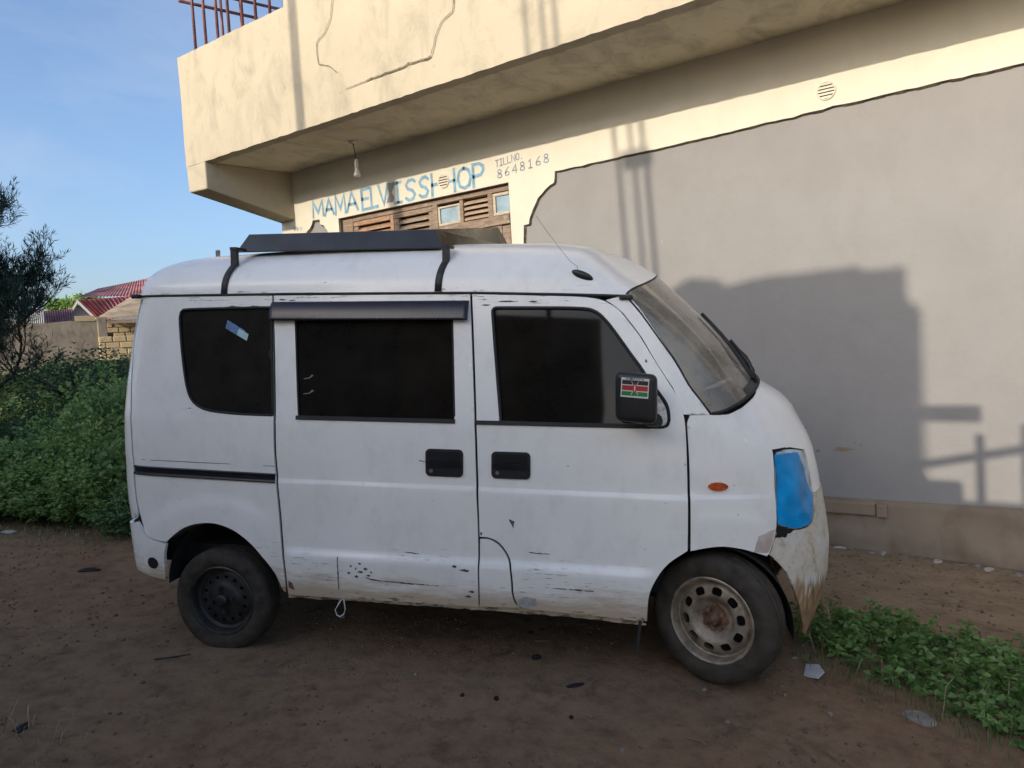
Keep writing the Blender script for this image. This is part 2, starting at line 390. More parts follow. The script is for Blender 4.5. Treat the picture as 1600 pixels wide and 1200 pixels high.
def flank(s, z):
    """pressed relief of the side panels: waist crease, sill bulge, wheel arch flares (distance along the normal)"""
    d = np.zeros_like(s)
    d += .0011*(np.sin(4.1*s+2.3*np.sin(3.1*z))*np.cos(5.3*z+1.7*np.sin(2.2*s))+.8*np.sin(9.7*s-6.1*z)*np.sin(7.9*z+3*s))*sstep(z, 1.25, 1.1)
    d -= .005*np.exp(-((s-.62)**2+(z-.72)**2)/.02)+.004*np.exp(-((s-1.75)**2/.03+(z-.70)**2/.01))+.005*np.exp(-((s-1.05)**2/.02+(z-.43)**2/.003))
    d += .006*sstep(z, .888, .874)*sstep(s, 2.60, 2.5)*sstep(s, .30, .33)
    d += .017*sstep(z, .562, .515)*sstep(s, .34, .40)*sstep(s, 2.16, 2.03)
    r = np.hypot(s+.01, z-.235); d += .010*sstep(r, .555, .515)*sstep(s, .345, .20)*sstep(z, .30, .5)
    r = np.hypot(s-2.38, z-.29); d += .005*sstep(r, .535, .505)*sstep(z, .50, .62)*sstep(s, 2.62, 2.5)*sstep(s, 2.25, 2.29)
    return d
def resample(poly, step, closed=True):
    out = []; n = len(poly)
    for i in range(n if closed else n-1):
        a = np.array(poly[i], float); b = np.array(poly[(i+1) % n], float)
        k = max(1, int(np.ceil(np.linalg.norm(b-a)/step)))
        for j in range(k): out.append(a+(b-a)*j/k)
    if not closed: out.append(np.array(poly[-1], float))
    return np.array(out)
def chaikin(poly, it=1):
    p = np.array(poly, float)
    for _ in range(it):
        q = np.roll(p, -1, 0); p = np.stack([.78*p+.22*q, .22*p+.78*q], 1).reshape(-1, 2)
    return p
def inside(pts, poly):
    x, y = pts[:, 0], pts[:, 1]; c = np.zeros(len(pts), bool); n = len(poly)
    for i in range(n):
        x0, y0 = poly[i]; x1, y1 = poly[i-1]
        m = (y0 > y) != (y1 > y)
        with np.errstate(divide='ignore', invalid='ignore'):
            c ^= m & (x < (x1-x0)*(y-y0)/(y1-y0+1e-15)+x0)
    return c
def patch(name, outer, mats, parent, holes=(), off=0.0, rim=.012, step=.03, relief=None, surf=None, flip=False, jitter=0, rows=(), mirror=False, smooth=True):
    """sheet bounded by an outline in surface coordinates, with turned-in edges"""
    outer = resample(outer, step); holes = [resample(h, step) for h in holes]
    if jitter: outer = outer+RNG.normal(0, jitter, outer.shape)
    P = list(outer); E = [(i, (i+1) % len(outer)) for i in range(len(outer))]
    for h in holes:
        b = len(P); P += list(h); E += [(b+i, b+(i+1) % len(h)) for i in range(len(h))]
    lo, hi = outer.min(0), outer.max(0)
    gx = np.arange(lo[0]+step*.5, hi[0], step); gz = np.r_[np.arange(lo[1]+step*.5, hi[1], step), [r for r in rows if lo[1] < r < hi[1]]]
    G = np.stack(np.meshgrid(gx, gz), -1).reshape(-1, 2)
    k = inside(G, outer)
    for h in holes: k &= ~inside(G, h)
    G = G[k]; B = np.array(P)
    if len(G):
        d = np.sqrt(((G[:, None, :]-B[None])**2).sum(-1)).min(1); G = G[d > step*.42]
    allp = [Vector((float(p[0]), float(p[1]))) for p in list(B)+list(G)]
    vs, es, fs, *_ = cdt2d(allp, E, [], 0, 1e-7)
    uv = np.array([tuple(v) for v in vs]); F = np.array([f for f in fs if len(f) == 3])
    cen = uv[F].mean(1); k = inside(cen, outer)
    for h in holes: k &= ~inside(cen, h)
    F = F[k]
    a = uv[F]; ar = (a[:, 1, 0]-a[:, 0, 0])*(a[:, 2, 1]-a[:, 0, 1])-(a[:, 1, 1]-a[:, 0, 1])*(a[:, 2, 0]-a[:, 0, 0])
    F[ar < 0] = F[ar < 0][:, ::-1]; F = F[np.abs(ar) > 1e-9]
    if surf is None:
        nn = Nrm(uv[:, 0], uv[:, 1]); pos = S(uv[:, 0], uv[:, 1])
        dd = off+(relief(uv[:, 0], uv[:, 1]) if relief else 0*uv[:, 0])
        V = pos+nn*dd[:, None]; V2 = V-nn*rim
    else:
        V, nn = surf(uv[:, 0], uv[:, 1]); V = V+nn*off; V2 = V-nn*rim
    Vx = V
    if rim:
        cnt = {}
        for f in F:
            for i in range(3):
                e = (f[i], f[(i+1) % 3]); cnt[e] = 1
        be = [e for e in cnt if (e[1], e[0]) not in cnt]
        ids = {}; extra = []
        for e in be:
            for q in e:
                if q not in ids: ids[q] = len(V)+len(ids)*2; extra += [V[q], V2[q]]
        R = []
        for a_, b_ in be: R += [(ids[b_], ids[a_], ids[a_]+1), (ids[b_], ids[a_]+1, ids[b_]+1)]
        Vx = np.vstack([V, np.array(extra)]); F = np.vstack([F, np.array(R)])
    if mirror: Vx = Vx*np.array([1, -1, 1]); F = F[:, ::-1]
    if flip: F = F[:, ::-1]
    return tri_mesh_np(name, Vx, F, mats, parent, smooth=smooth)
def strip(name, s0, s1, prof, mats, parent, n=60, zs=None, smooth=False):
    """moulding swept along the flank: prof = [(z, offset)], zs shifts z along s"""
    ss = np.linspace(s0, s1, n); V = []; F = []; m = len(prof)
    for s in ss:
        dz = 0 if zs is None else float(np.interp(s, zs[0], zs[1]))
        z = np.array([p[0]+dz for p in prof]); o = np.array([p[1] for p in prof]); s_ = np.full(m, s)
        V += list(S(s_, z)+Nrm(s_, z)*o[:, None])
    for i in range(n-1):
        for j in range(m-1): F.append((i*m+j, (i+1)*m+j, (i+1)*m+j+1, i*m+j+1))
    F.append(tuple(range(m))); F.append(tuple((n-1)*m+j for j in range(m))[::-1])
    o = mesh_obj(name, V, F, mats, parent, smooth); return o

Wm = Matrix(((0.91402484, -0.40085498, 0.06224052), (0.40077451, 0.91606481, 0.01432008), (-0.06275662, 0.01185551, 0.99795844)))
van = bpy.data.objects.new('parked_van', None); COL.objects.link(van); van.empty_display_size = .3
van.matrix_world = Wm.to_4x4()
tag(van, 'battered white high-roof minivan with blue tape over its headlight and dark tinted windows', 'van')

PX = dict(
 quarter=[(-0.4989,1.7765),(0.2735,1.7765),(0.2745,1.7506),(0.2914,1.4704),(0.3065,1.1929),(0.3085,1.0378),(0.3171,0.8969),(0.3315,0.7247),(0.3407,0.5662),(0.3513,0.3877),(0.3513,0.3242),(0.3368,0.3333),(0.2987,0.4141),(0.2522,0.4805),(0.1864,0.5543),(0.0985,0.6171),(0.0157,0.6469),(-0.0544,0.6528),(-0.1292,0.6425),(-0.2017,0.6142),(-0.2635,0.5648),(-0.2841,0.5438),(-0.3591,0.5551),(-0.4028,0.5809),(-0.427,0.6346),(-0.4482,0.7483),(-0.4566,0.8793),(-0.4651,1.0426),(-0.4762,1.2046),(-0.5,1.4),(-0.5153,1.52),(-0.515,1.65)],
 qwin=[(-0.1977,1.7126),(0.2600,1.7185),(0.2690,1.7170),(0.2705,1.7069),(0.2995,1.2060),(0.2995,1.1975),(0.2900,1.1958),(0.117,1.198),(-0.0169,1.2076),(-0.0752,1.219),(-0.1245,1.2432),(-0.1556,1.2821),(-0.1781,1.3513),(-0.2052,1.4907),(-0.2285,1.6663),(-0.2223,1.7031)],
 sdoor=[(0.2800,1.7765),(1.2685,1.7735),(1.2888,1.4776),(1.3052,1.2002),(1.3157,0.8907),(1.3246,0.6821),(1.3269,0.3276),(1.0158,0.3267),(0.6587,0.3232),(0.3630,0.3197),(0.3616,0.3882),(0.3510,0.5666),(0.3418,0.725),(0.3275,0.8972),(0.3188,1.038),(0.3168,1.193),(0.3016,1.4705)],
 swin=[(0.3947,1.70),(1.1862,1.70),(1.2038,1.3593),(1.2114,1.1923),(0.9951,1.1918),(0.4343,1.1866)],
 fdoor=[(1.2800,1.7735),(1.762,1.7579),(1.8714,1.744),(1.9288,1.7151),(1.9689,1.6807),(2.049,1.5788),(2.213,1.3585),(2.2440,1.2621),(2.2520,1.2015),(2.2497,1.0404),(2.2495,0.8444),(2.2465,0.6452),(2.1729,0.5839),(2.1244,0.5085),(2.0982,0.4319),(2.0927,0.3156),(1.778,0.3308),(1.5383,0.3391),(1.5087,0.3636),(1.4944,0.4033),(1.4897,0.4806),(1.4751,0.5644),(1.4302,0.6308),(1.3821,0.6551),(1.3336,0.6585),(1.3268,0.8909),(1.3163,1.2004),(1.3000,1.4776)],
 fwin=[(1.3783,1.6891),(1.3800,1.7020),(1.3913,1.7097),(1.42,1.7097),(1.8062,1.7072),(1.861,1.6869),(1.9146,1.6325),(2.0226,1.4829),(2.0916,1.3966),(2.1467,1.3331),(2.1807,1.278),(2.1859,1.2199),(2.171,1.1837),(2.0828,1.1845),(1.46,1.1905),(1.4380,1.1908),(1.4312,1.1930),(1.4295,1.2000),(1.4280,1.22)],
 sillpiece=[(1.3351,0.6465),(1.379,0.6459),(1.4242,0.6214),(1.4661,0.5608),(1.4807,0.48),(1.4854,0.4026),(1.5025,0.3537),(1.5263,0.3398),(1.3332,0.3313)],
 lens=[(2.6355,1.0726),(2.7447,1.0778),(2.8593,1.0564),(2.8686,0.9943),(2.8724,0.9208),(2.8643,0.8641),(2.852,0.8081),(2.8321,0.7596),(2.791,0.7295),(2.7222,0.7231),(2.6687,0.7326),(2.6154,0.7547)],
 tape=[(2.6377,1.0590),(2.7832,1.0577),(2.8049,0.9924),(2.8154,0.9295),(2.83,0.8895),(2.8504,0.8608),(2.8300,0.767),(2.7961,0.7366),(2.7222,0.7281),(2.6687,0.7366),(2.6180,0.7575)],
)
base_curve = [(2.2765,1.2375),(2.3746,1.2394),(2.4139,1.2385),(2.454,1.2406),(2.4973,1.2546),(2.538,1.2679),(2.6082,1.2972),(2.7222,1.3327),(2.8836,1.3600),(3.08,1.368),(3.3,1.372)]
SC = 2*(XS+LF)            # s -> SC - s mirrors across the nose
SR = 2*(XB-LR)            # s -> SR - s mirrors across the tail
ROWS = (.874, .888, .562, .54, .515)
qhole = chaikin(PX['qwin'], 2); shole = PX['swin']; fhole = chaikin(PX['fwin'], 2)

quarter = patch('rear_quarter_panel', crsmooth([(s+(.006 if s < -.40 else 0)-(.003 if s > .26 else 0), z) for s, z in PX['quarter']]), M['paint'], van, [qhole], relief=flank, rows=ROWS, step=.028)
sdoor = patch('sliding_door', crsmooth(PX['sdoor']), M['paint'], van, [shole], relief=flank, rows=ROWS, step=.028)
fdoor = patch('front_door', crsmooth(PX['fdoor']), M['paint'], van, [fhole], relief=flank, rows=ROWS, step=.028)
patch('sill_panel', crsmooth(PX['sillpiece']), M['paint'], van, relief=flank, rows=ROWS, step=.028)
patch('panel_seam', [(1.331,.4815),(1.484,.4815),(1.484,.4785),(1.331,.4785)], M['gap'], van, off=.0185, rim=0)
fend = [(2.2765,1.2345),(2.2625,1.2),(2.2605,1.04),(2.2605,.84),(2.2583,.645),(2.3081,.659),(2.3824,.6691),(2.4574,.6577),(2.5212,.6361),(2.5605,.62),(2.569,.628),(2.581,.65),(2.612,.749),(2.6196,.9226),(2.6344,1.081)]
patch('front_fender', crsmooth(fend), M['paint'], van, relief=flank, rows=ROWS, step=.022)
bon = base_curve+[(SC-s, z) for s, z in base_curve[::-1][1:]]
lo_near = [(2.2765,1.2345),(2.6344,1.081),(2.7447,1.084),(2.8640,1.0600),(2.8730,.9943),(2.8765,.9208),(2.8680,.862)]
bon = bon+[(SC-s, z) for s, z in lo_near]+lo_near[::-1]
patch('bonnet', bon, M['paint'], van, step=.028)
bl = [(2.8600,.8581),(2.8540,.8041),(2.8341,.7556),(2.791,.7255),(2.7222,.7191),(2.6687,.7286),(2.6154,.7447),(2.5840,.6442),(2.569,.628),(2.6397,.5534),(2.6996,.4426),(2.7658,.3214),(2.855,.195),(2.895,.185),(2.93,.262),(3.05,.29),(3.3,.30)]
bp_ = bl+[(SC-s, z) for s, z in bl[::-1][1:]]
bumper = patch('front_bumper', crsmooth(bp_), M['filler'], van, step=.022, jitter=.0015, off=.004)
patch('bumper_grille', [(3.16,.40),(SC-3.16,.40),(SC-3.16,.56),(3.16,.56)], M['gap'], bumper, off=.007, rim=0, step=.05)
patch('filler_patch', [(2.505,.645),(2.525,.71),(2.575,.728),(2.604,.735),(2.580,.655),(2.567,.634),(2.535,.638)], M['pinkfill'], van, off=.0012, rim=0, step=.02, relief=flank, jitter=.001)
hl = patch('headlight', chaikin(PX['lens'], 1), M['lens'], van, off=-.004, step=.02); hl['label'] = 'headlight mostly covered with torn blue tape'
patch('blue_tape', PX['tape'], M['tape'], hl, off=.003, rim=.006, step=.014, jitter=.001, relief=lambda s, z: .016*np.exp(-((s-2.71)**2/.006+(z-.93)**2/.014))+.007*np.exp(-((s-2.75)**2/.002+(z-.79)**2/.0012))+.0015*np.sin(60*s+20*z)*np.sin(35*z))
patch('lamp_gap', [(2.630,1.082),(2.715,1.086),(2.69,1.074),(2.638,1.068)], M['gap'], hl, off=.0012, rim=0, step=.02)
patch('lamp_gap', [(2.612,.755),(2.668,.733),(2.70,.727),(2.66,.712),(2.645,.695),(2.60,.70)], M['gap'], hl, off=.0055, rim=0, step=.015, jitter=.003)
far_hl = patch('headlight', [(SC-s, z) for s, z in chaikin(PX['lens'], 1)[::-1]], M['lens'], van, off=-.004, step=.03)
th = np.linspace(0, 2*np.pi, 20, endpoint=False)
mk = patch('side_marker_lamp', [(2.3727+.040*np.cos(t), .930+.0185*np.sin(t)) for t in th], M['amber'], van, off=.011, rim=.012, step=.012)

zr_front, xr_front = 1.7615, 1.985
# roof
RW = .645
def rim_z(x): return np.interp(x, [-.6, .4, 1.3, 1.75, 1.99], [1.782, 1.786, 1.782, 1.770, zr_front])
def crown(x): return np.interp(x, [-.6, -.45, -.2, .1, .6, 1.2, 1.6, 1.8, 1.93, 2.03, 2.12], [2.0, 2.0, 2.02, 2.035, 2.05, 2.055, 2.05, 2.03, 1.995, 1.945, 1.89])
NC, NRG = 70, 26
def roof_pt(c, rho):
    """c 0 tail centre .. 1 front corner"""
    if c < .32:
        a = c/.32*np.pi/2; w = itp(1.782, W_TAB); ar = XB-itp(1.782, XR_TAB)
        dx = ar*np.cos(a)**(2/4.2); wy = w*np.sin(a)**(2/4.2)
        x = XB-rho*dx; y = -rho*wy
    else:
        k = (c-.32)/.68; y = -rho*itp(1.782, W_TAB); x0 = XB
        xf = xr_front+.13*(1-rho**2.2); x = x0+(xf-x0)*k
    f = sstep(np.array(x), 1.75, 2.1)
    Fm = (1-rho**3.0)**(1/2.1); Ff = 1-rho**1.25
    Fs = Fm*(1-f)+Ff*f
    z = rim_z(x)+Fs*(crown(x)-rim_z(x))
    return (x, y, z)
# A pillar + windscreen
pil = [(2.2440,1.2395),(2.2130,1.3585),(2.049,1.5788),(1.9689,1.6807),(1.9288,1.7151),(1.8900,1.7400)]
scr = [(2.3728,1.2402),(2.2542,1.4587),(2.1172,1.621),(1.9986,1.7572)]
pillar_poly = [(s+.006, z+.0015) for s, z in pil]+[(1.99,1.7655)]+scr[::-1]
patch('windscreen_pillar', pillar_poly, M['paint'], van, step=.022)
patch('windscreen_pillar', pillar_poly, M['paint'], van, step=.03, mirror=True)
_pz = np.array([z for _, z in scr]); _ps = np.array([s for s, _ in scr])
zr_front, xr_front = 1.7615, 1.985
def WS(u, t):
    """windscreen: u 0 base .. 1 roof edge, t 0 near edge .. 1 centre .. 2 far edge"""
    u = np.atleast_1d(np.asarray(u, float)); t = np.atleast_1d(np.asarray(t, float))
    m = t > 1; tt = np.where(m, 2-t, t)
    z = 1.2402+(1.7572-1.2402)*u; s = np.interp(z, _pz, _ps)
    p = S(s, z)-Nrm(s, z)*.004
    cx = 2.61+(2.115-2.61)*u+.035*np.sin(np.pi*u); cz = 1.372+(1.885-1.372)*u
    n = 2.5
    a = tt*np.pi/2
    fx = np.sin(a)**(2/n); fy = np.cos(a)**(2/n); fz = np.sin(a)**(1.15)
    x = p[:, 0]+(cx-p[:, 0])*fx; y = p[:, 1]*fy; zz = z+(cz-z)*fz
    V = np.stack([x, y, zz], 1)
    rho = np.clip(fy, 0, 1); T = np.array([roof_pt(1.0, float(q)) for q in rho])-np.array([0, 0, .004])
    e = np.ones_like(u); z1 = 1.7572*e; s1_ = np.interp(z1, _pz, _ps); p1 = S(s1_, z1)-Nrm(s1_, z1)*.004
    W1 = np.stack([p1[:, 0]+(2.115-p1[:, 0])*fx, p1[:, 1]*fy, z1+(1.885-z1)*fz], 1)
    V = V+(T-W1)*(u**2)[:, None]
    V[:, 1] = np.where(m, -V[:, 1], V[:, 1]); return V
def grid_mesh(name, fn, us, ts, mats, parent, smooth=True):
    V = []; F = []; nu, nt_ = len(us), len(ts)
    for u in us: V += list(fn(np.full(nt_, u), np.array(ts)))
    for i in range(nu-1):
        for j in range(nt_-1): F.append((i*nt_+j, i*nt_+j+1, (i+1)*nt_+j+1, (i+1)*nt_+j))
    return mesh_obj(name, V, F, mats, parent, smooth)
screen = grid_mesh('windscreen', WS, np.linspace(0, 1, 14), np.linspace(0, 2, 41), M['screen'], van)
mb = MB()
mb.tube([WS([0.0], [t])[0]+np.array([.006, 0, .004]) for t in np.linspace(0, 2, 41)], .0075, 6)
mb.tube([WS([1.0], [t])[0] for t in np.linspace(0, 2, 41)], .005, 6)
mb.tube([WS([u], [0.0])[0] for u in np.linspace(0, 1, 14)], .006, 6)
mb.tube([WS([u], [2.0])[0] for u in np.linspace(0, 1, 14)], .006, 6)
mb.build('screen_seal', M['seal'], screen, True)
# dark cowl strip at the foot of the glass
def cowl(u, t):
    a = WS(np.zeros_like(t), t); b = WS(np.full_like(t, .16), t)
    return a+(b-a)*u[:, None]+np.array([.010, 0, .006])*(1-u[:, None])
grid_mesh('cowl_band', cowl, np.linspace(0, .40, 4), np.linspace(.40, 1.60, 27), M['dash'], screen)

V = []; F = []
rhos = np.r_[np.linspace(1, .93, 8)[:-1]**.5*0+1-np.linspace(0, .07, 8)[:-1]**1, np.linspace(.93, 0, NRG-7)]
cs = np.r_[np.linspace(0, .32, 22)[:-1], np.linspace(.32, 1, NC-21)]
for side in (1, -1):
    b = len(V)
    for c in cs:
        for r in rhos:
            x, y, z = roof_pt(c, r); V.append((float(x), float(y)*side, float(z)))
    nr = len(rhos)
    for i in range(len(cs)-1):
        for j in range(nr-1):
            q = (b+i*nr+j, b+(i+1)*nr+j, b+(i+1)*nr+j+1, b+i*nr+j+1)
            F.append(q if side == 1 else q[::-1])
roof = mesh_obj('roof', V, F, M['paint'], van, True)
md = roof.modifiers.new('weld', 'WELD'); md.merge_threshold = .0008
for side in (1, -1):
    mb = MB(); pts = [roof_pt(c, 1.0) for c in cs]
    pts = [(p[0], p[1]*side, p[2]-.003) for p in pts if p[0] > -.50]
    mb.tube(pts, [.0065]*len(pts), 6); mb.build('drip_rail', M['seal'], roof, True)
mb = MB(); mb.box((1.955,-.668,1.742),(2.015,-.640,1.763)); bevel(mb.build('rail_end_cap', M['black'], roof), .006)
mb = MB(); mb.box((-.515,-.645,1.768),(-.475,-.61,1.79)); bevel(mb.build('rail_end_cap', M['black'], roof), .005)

# dark inner carcass behind the panel gaps
shell = [(-.545,1.772),(.3,1.772),(1.3,1.768),(1.9,1.735),(2.06,1.575),(2.215,1.36),(2.262,1.235),(2.40,1.20),(2.60,1.06),(2.62,.80),(2.40,.70),(2.30,.69),(2.16,.64),(2.08,.52),(2.05,.34),(.38,.345),(.29,.50),(.12,.65),(-.05,.69),(-.20,.65),(-.33,.58),(-.46,.60),(-.50,1.0),(-.53,1.4)]
def grow(p, d):
    p = np.array(p); c = p.mean(0); return c+(p-c)*(1+d)
hs = [grow(qhole, .03), grow(shole, .02), grow(fhole, .02)]
patch('inner_shell', shell, M['gap'], van, hs, off=-.014, rim=0, step=.05)
patch('far_side_panel', shell, M['paint'], van, [qhole, shole, fhole], off=0, rim=.012, step=.04, mirror=True, relief=flank, rows=ROWS)
patch('far_side_fender', fend, M['paint'], van, mirror=True, step=.04)

# glass
gq = patch('rear_quarter_window', grow(qhole, .012), M['tint2'], van, off=-.007, rim=0, step=.05)
gs = patch('side_window', grow(shole, .012), M['tint'], sdoor, off=-.009, rim=0, step=.05)
gf = patch('door_window', grow(fhole, .012), M['tint'], fdoor, off=-.009, rim=0, step=.05)
for h in (qhole, shole, fhole): patch('far_window', grow(h, .01), M['tint'], van, off=-.007, rim=0, step=.08, mirror=True)
def ring(name, hole, w0, off, parent):
    h = resample(hole, .02); mb = MB(); P = S(h[:, 0], h[:, 1])+Nrm(h[:, 0], h[:, 1])*off
    pts = [tuple(p) for p in P]; mb.tube(pts+pts[:2], w0, 5, cap=False); return mb.build(name, M['seal'], parent, True)
ring('window_seal', qhole, .0065, .0, gq); ring('window_seal', shole, .006, -.004, gs); ring('window_seal', fhole, .0075, .0, gf)
strip('window_sill_seal', .425, 1.215, [(1.178,.002),(1.180,.010),(1.197,.010),(1.199,-.004)], M['seal'], gs)
strip('window_sill_seal', 1.312, 2.10, [(1.176,.002),(1.178,.010),(1.194,.010),(1.196,-.004)], M['seal'], gf)
mb_s = patch('window_sticker', [(.035,1.658),(.13,1.607),(.147,1.575),(.135,1.560),(.025,1.618)], M['stblue'], gq, off=-.004, rim=0, step=.02)
patch('window_sticker', [(.098,1.617),(.152,1.588),(.144,1.556),(.088,1.585)], M['stpale'], gq, off=-.003, rim=0, step=.02)
for a, b_, c_ in ((.452,1.373,.05),(.452,1.30,.055)):
    patch('glass_fleck', [(a,b_),(a+c_*.6,b_+.004),(a+c_,b_+.018),(a+c_*.8,b_+.022),(a+c_*.55,b_+.008),(a,b_+.004)], M['chalk'], gs, off=-.008, rim=0, step=.01)
# smoked weather visor over the sliding window
vis = strip('window_visor', .2755, 1.2660, [(1.744,.000),(1.744,.007),(1.732,.016),(1.715,.024),(1.698,.029),(1.680,.032),(1.664,.034),(1.655,.035),(1.650,.033),(1.650,.026)], M['visor'], sdoor, n=50, smooth=True)
# sliding-door rail trim, seams
strip('door_rail_trim', -.450, .312, [(.925,.0),(.925,.006),(.921,.009),(.913,.008),(.911,.003),(.893,.003),(.891,.010),(.884,.012),(.880,.010),(.878,.0)], M['blackgloss'], quarter, n=30, zs=([-.45, .31], [.0, -.012]))
patch('quarter_seam', [(-.456,.958),(.311,.950),(.311,.9475),(-.456,.9555)], M['gap'], quarter, off=.0012, rim=0, step=.06)
# door handles: black dish, recess and lever
def rrect(s0, s1, z0, z1, r, n=5):
    out = []
    for cx, cz, a0 in ((s1-r, z1-r, 0), (s0+r, z1-r, 90), (s0+r, z0+r, 180), (s1-r, z0+r, 270)):
        for k in range(n+1):
            a = math.radians(a0+90*k/n); out.append((cx+r*math.cos(a), cz+r*math.sin(a)))
    return out
for par, s0, s1, z0, z1 in ((sdoor,1.0745,1.2545,.9310,1.0590),(fdoor,1.3885,1.5690,.9325,1.0560)):
    hd = patch('door_handle', rrect(s0, s1, z0, z1, .022), M['black'], par, off=.006, rim=.014, step=.02)
    patch('handle_recess', rrect(s0+.012, s1-.012, z0+.058, z1-.012, .012), M['gap'], hd, off=.0075, rim=0, step=.03)
    lv = patch('handle_lever', rrect(s0+.010, s1-.010, z0+.048, z0+.072, .010), M['blackgloss'], hd, off=.017, rim=.012, step=.015)
    patch('key_lock', [(s0+.028+.009*math.cos(t), z0+.026+.009*math.sin(t)) for t in np.linspace(0, 2*np.pi, 10, endpoint=False)], M['chrome'], hd, off=.009, rim=.004, step=.02)
# tailgate, rear glass, rear bumper
tg = [(-.525,1.768),(-.5215,1.52),(-.506,1.4),(-.482,1.2046),(-.471,1.0426),(-.4626,.8793),(-.4545,.7483),(-.445,.665),(-.50,.640),(-.75,.625),(-1.17,.62)]
tgp = tg+[(SR-s, z) for s, z in tg[::-1][1:]]
rw = rrect(-1.60, -.74, 1.24, 1.68, .06)
tgate = patch('tailgate', tgp, M['paint'], van, [rw], step=.03)
patch('rear_window', grow(rw, .01), M['tint2'], tgate, off=-.006, rim=0, step=.06)
rb = [(-.2860,.5335),(-.3595,.5490),(-.405,.5740),(-.425,.606),(-.452,.632),(-.52,.612),(-.75,.602),(-1.17,.60)]
rbl = [(-1.17,.345),(-.6,.352),(-.47,.372),(-.39,.358),(-.305,.345),(-.300,.47)]
rbp = rb+[(SR-s, z) for s, z in rb[::-1][1:]]+[(SR-s, z) for s, z in rbl[::-1][:-1]]+rbl
rbump = patch('rear_bumper', rbp, M['paint'], van, off=.012, step=.025, rim=.02)
patch('bumper_hole', [(-.3637+.030*math.cos(t), .4303+.030*math.sin(t)) for t in np.linspace(0, 2*np.pi, 18, endpoint=False)], M['gap'], rbump, off=.0145, rim=0, step=.02)
# chips, scrapes and a blister of lifted paint on the lower doors
def mark(par, pts, m, off=0, nm='paint_chip'): patch(nm, pts, m, par, off=.0012, rim=0, step=.012, jitter=.0010, relief=flank)
mark(fdoor, [(1.4694,.7464),(1.4960,.7380),(1.4932,.705)], M['chip'], .0016); mark(fdoor, [(1.5059,.3728),(1.5482,.3946),(1.5958,.3888),(1.6073,.3584),(1.5564,.342),(1.5115,.3481)], M['primer'])
mark(fdoor, [(1.335,.684),(1.347,.676),(1.343,.664),(1.336,.668)], M['chip'], .0016); mark(fdoor, [(2.2388,1.0364),(2.2470,1.024),(2.2400,1.018)], M['chip'], .0016)
mark(fdoor, [(2.082,1.480),(2.092,1.472),(2.086,1.463),(2.078,1.470)], M['chip'], .0016); mark(fdoor, [(1.62,.448),(1.86,.444),(1.86,.440),(1.70,.443)], M['chip']); mark(fdoor, [(1.55,.60),(1.66,.596),(1.66,.593),(1.58,.595)], M['chip'], .003)
mark(sdoor, [(.7738,.4402),(.80,.4250),(.9878,.4139),(1.1767,.4186),(1.06,.4197),(.8608,.4251),(.80,.4330)], M['chip']); mark(sdoor, [(.6350,.5264),(.6400,.5264),(.6410,.3681),(.6360,.3681)], M['chip'])
for x_, z_, w_ in ((.7411,.5000,.018),(.765,.4779,.026),(.735,.4609,.034),(.78,.4455,.022),(.6826,.4528,.020),(.70,.488,.012),(.725,.478,.010),(.80,.462,.014),(.72,.438,.022),(1.24,.50,.05),(1.20,.515,.03),(1.28,.40,.03),(1.26,.375,.04)):
    mark(sdoor, [(x_, z_), (x_+w_*.5, z_+.007), (x_+w_, z_+.001), (x_+w_*.7, z_-.006)], M['chip'])
mark(sdoor, [(.9699,.5668),(1.0393,.5636),(1.0393,.5596),(.9899,.5610)], M['chip'], .010); mark(sdoor, [(.370,.352),(.408,.350),(.392,.384),(.372,.392)], M['rust']); mark(quarter, [(-.1921,1.2139),(-.1401,1.2240),(-.1401,1.2210)], M['chip'], .0016)
mark(sdoor, [(1.04,1.003),(1.075,.9985),(1.075,.9960),(1.045,.9985)], M['chip'], .0016)
for par, s_, z_, w_ in ((sdoor,.30,1.755,.05),(sdoor,.36,1.750,.04),(fdoor,1.40,1.738,.10),(fdoor,1.54,1.737,.05),(fdoor,1.32,1.722,.05),(quarter,.02,1.722,.09),(quarter,.15,1.7235,.06)):
    mark(par, [(s_, z_), (s_+w_*.4, z_+.0045), (s_+w_, z_+.001), (s_+w_*.6, z_-.003)], M['chip'], .0016)
# rusty sill flange
patch('sill_flange', [(.36,.318),(.9,.322),(1.33,.325),(1.6,.331),(2.088,.311),(2.088,.287),(1.75,.303),(1.2,.303),(.7,.302),(.36,.296)], M['paint'], van, off=.004, step=.03, jitter=.0015)
# underbody, wheel housings
mb = MB()
mb.box((-.45,-.60,.40),(2.45,.60,.46)); mb.box((.40,-.66,.27),(2.02,.66,.40)); mb.box((-.28,-.50,.24),(-.10,.50,.34)); mb.box((2.45,-.42,.36),(2.66,.42,.90))
mb.tube([(-.02,-.62,.235),(-.02,.62,.235)], .045, 10); mb.tube([(2.39,-.60,.28),(2.39,.60,.28)], .035, 10)
mb.build('underbody', M['under'], van)
def housing(cx, cz, r, y0, y1):
    mb = MB(); n = 24; V = []
    for k in range(n+1):
        a = math.pi*(-.03+1.04*k/n)
        for y in (y0, y1): V.append((cx+r*math.cos(a), y, cz+r*math.sin(a)))
    mb.add(V, [(2*k, 2*k+1, 2*k+3, 2*k+2) for k in range(n)])
    b = [(cx+r*math.cos(math.pi*(-.03+1.04*k/n)), y1, cz+r*math.sin(math.pi*(-.03+1.04*k/n))) for k in range(n+1)]
    mb.add(b, [tuple(range(n+1))]); return mb.build('wheel_housing', M['under'], van)
for sgn in (1, -1):
    housing(.03, .33, .335, -.715*sgn, -.36*sgn); housing(2.35, .30, .372, -.715*sgn, -.34*sgn)
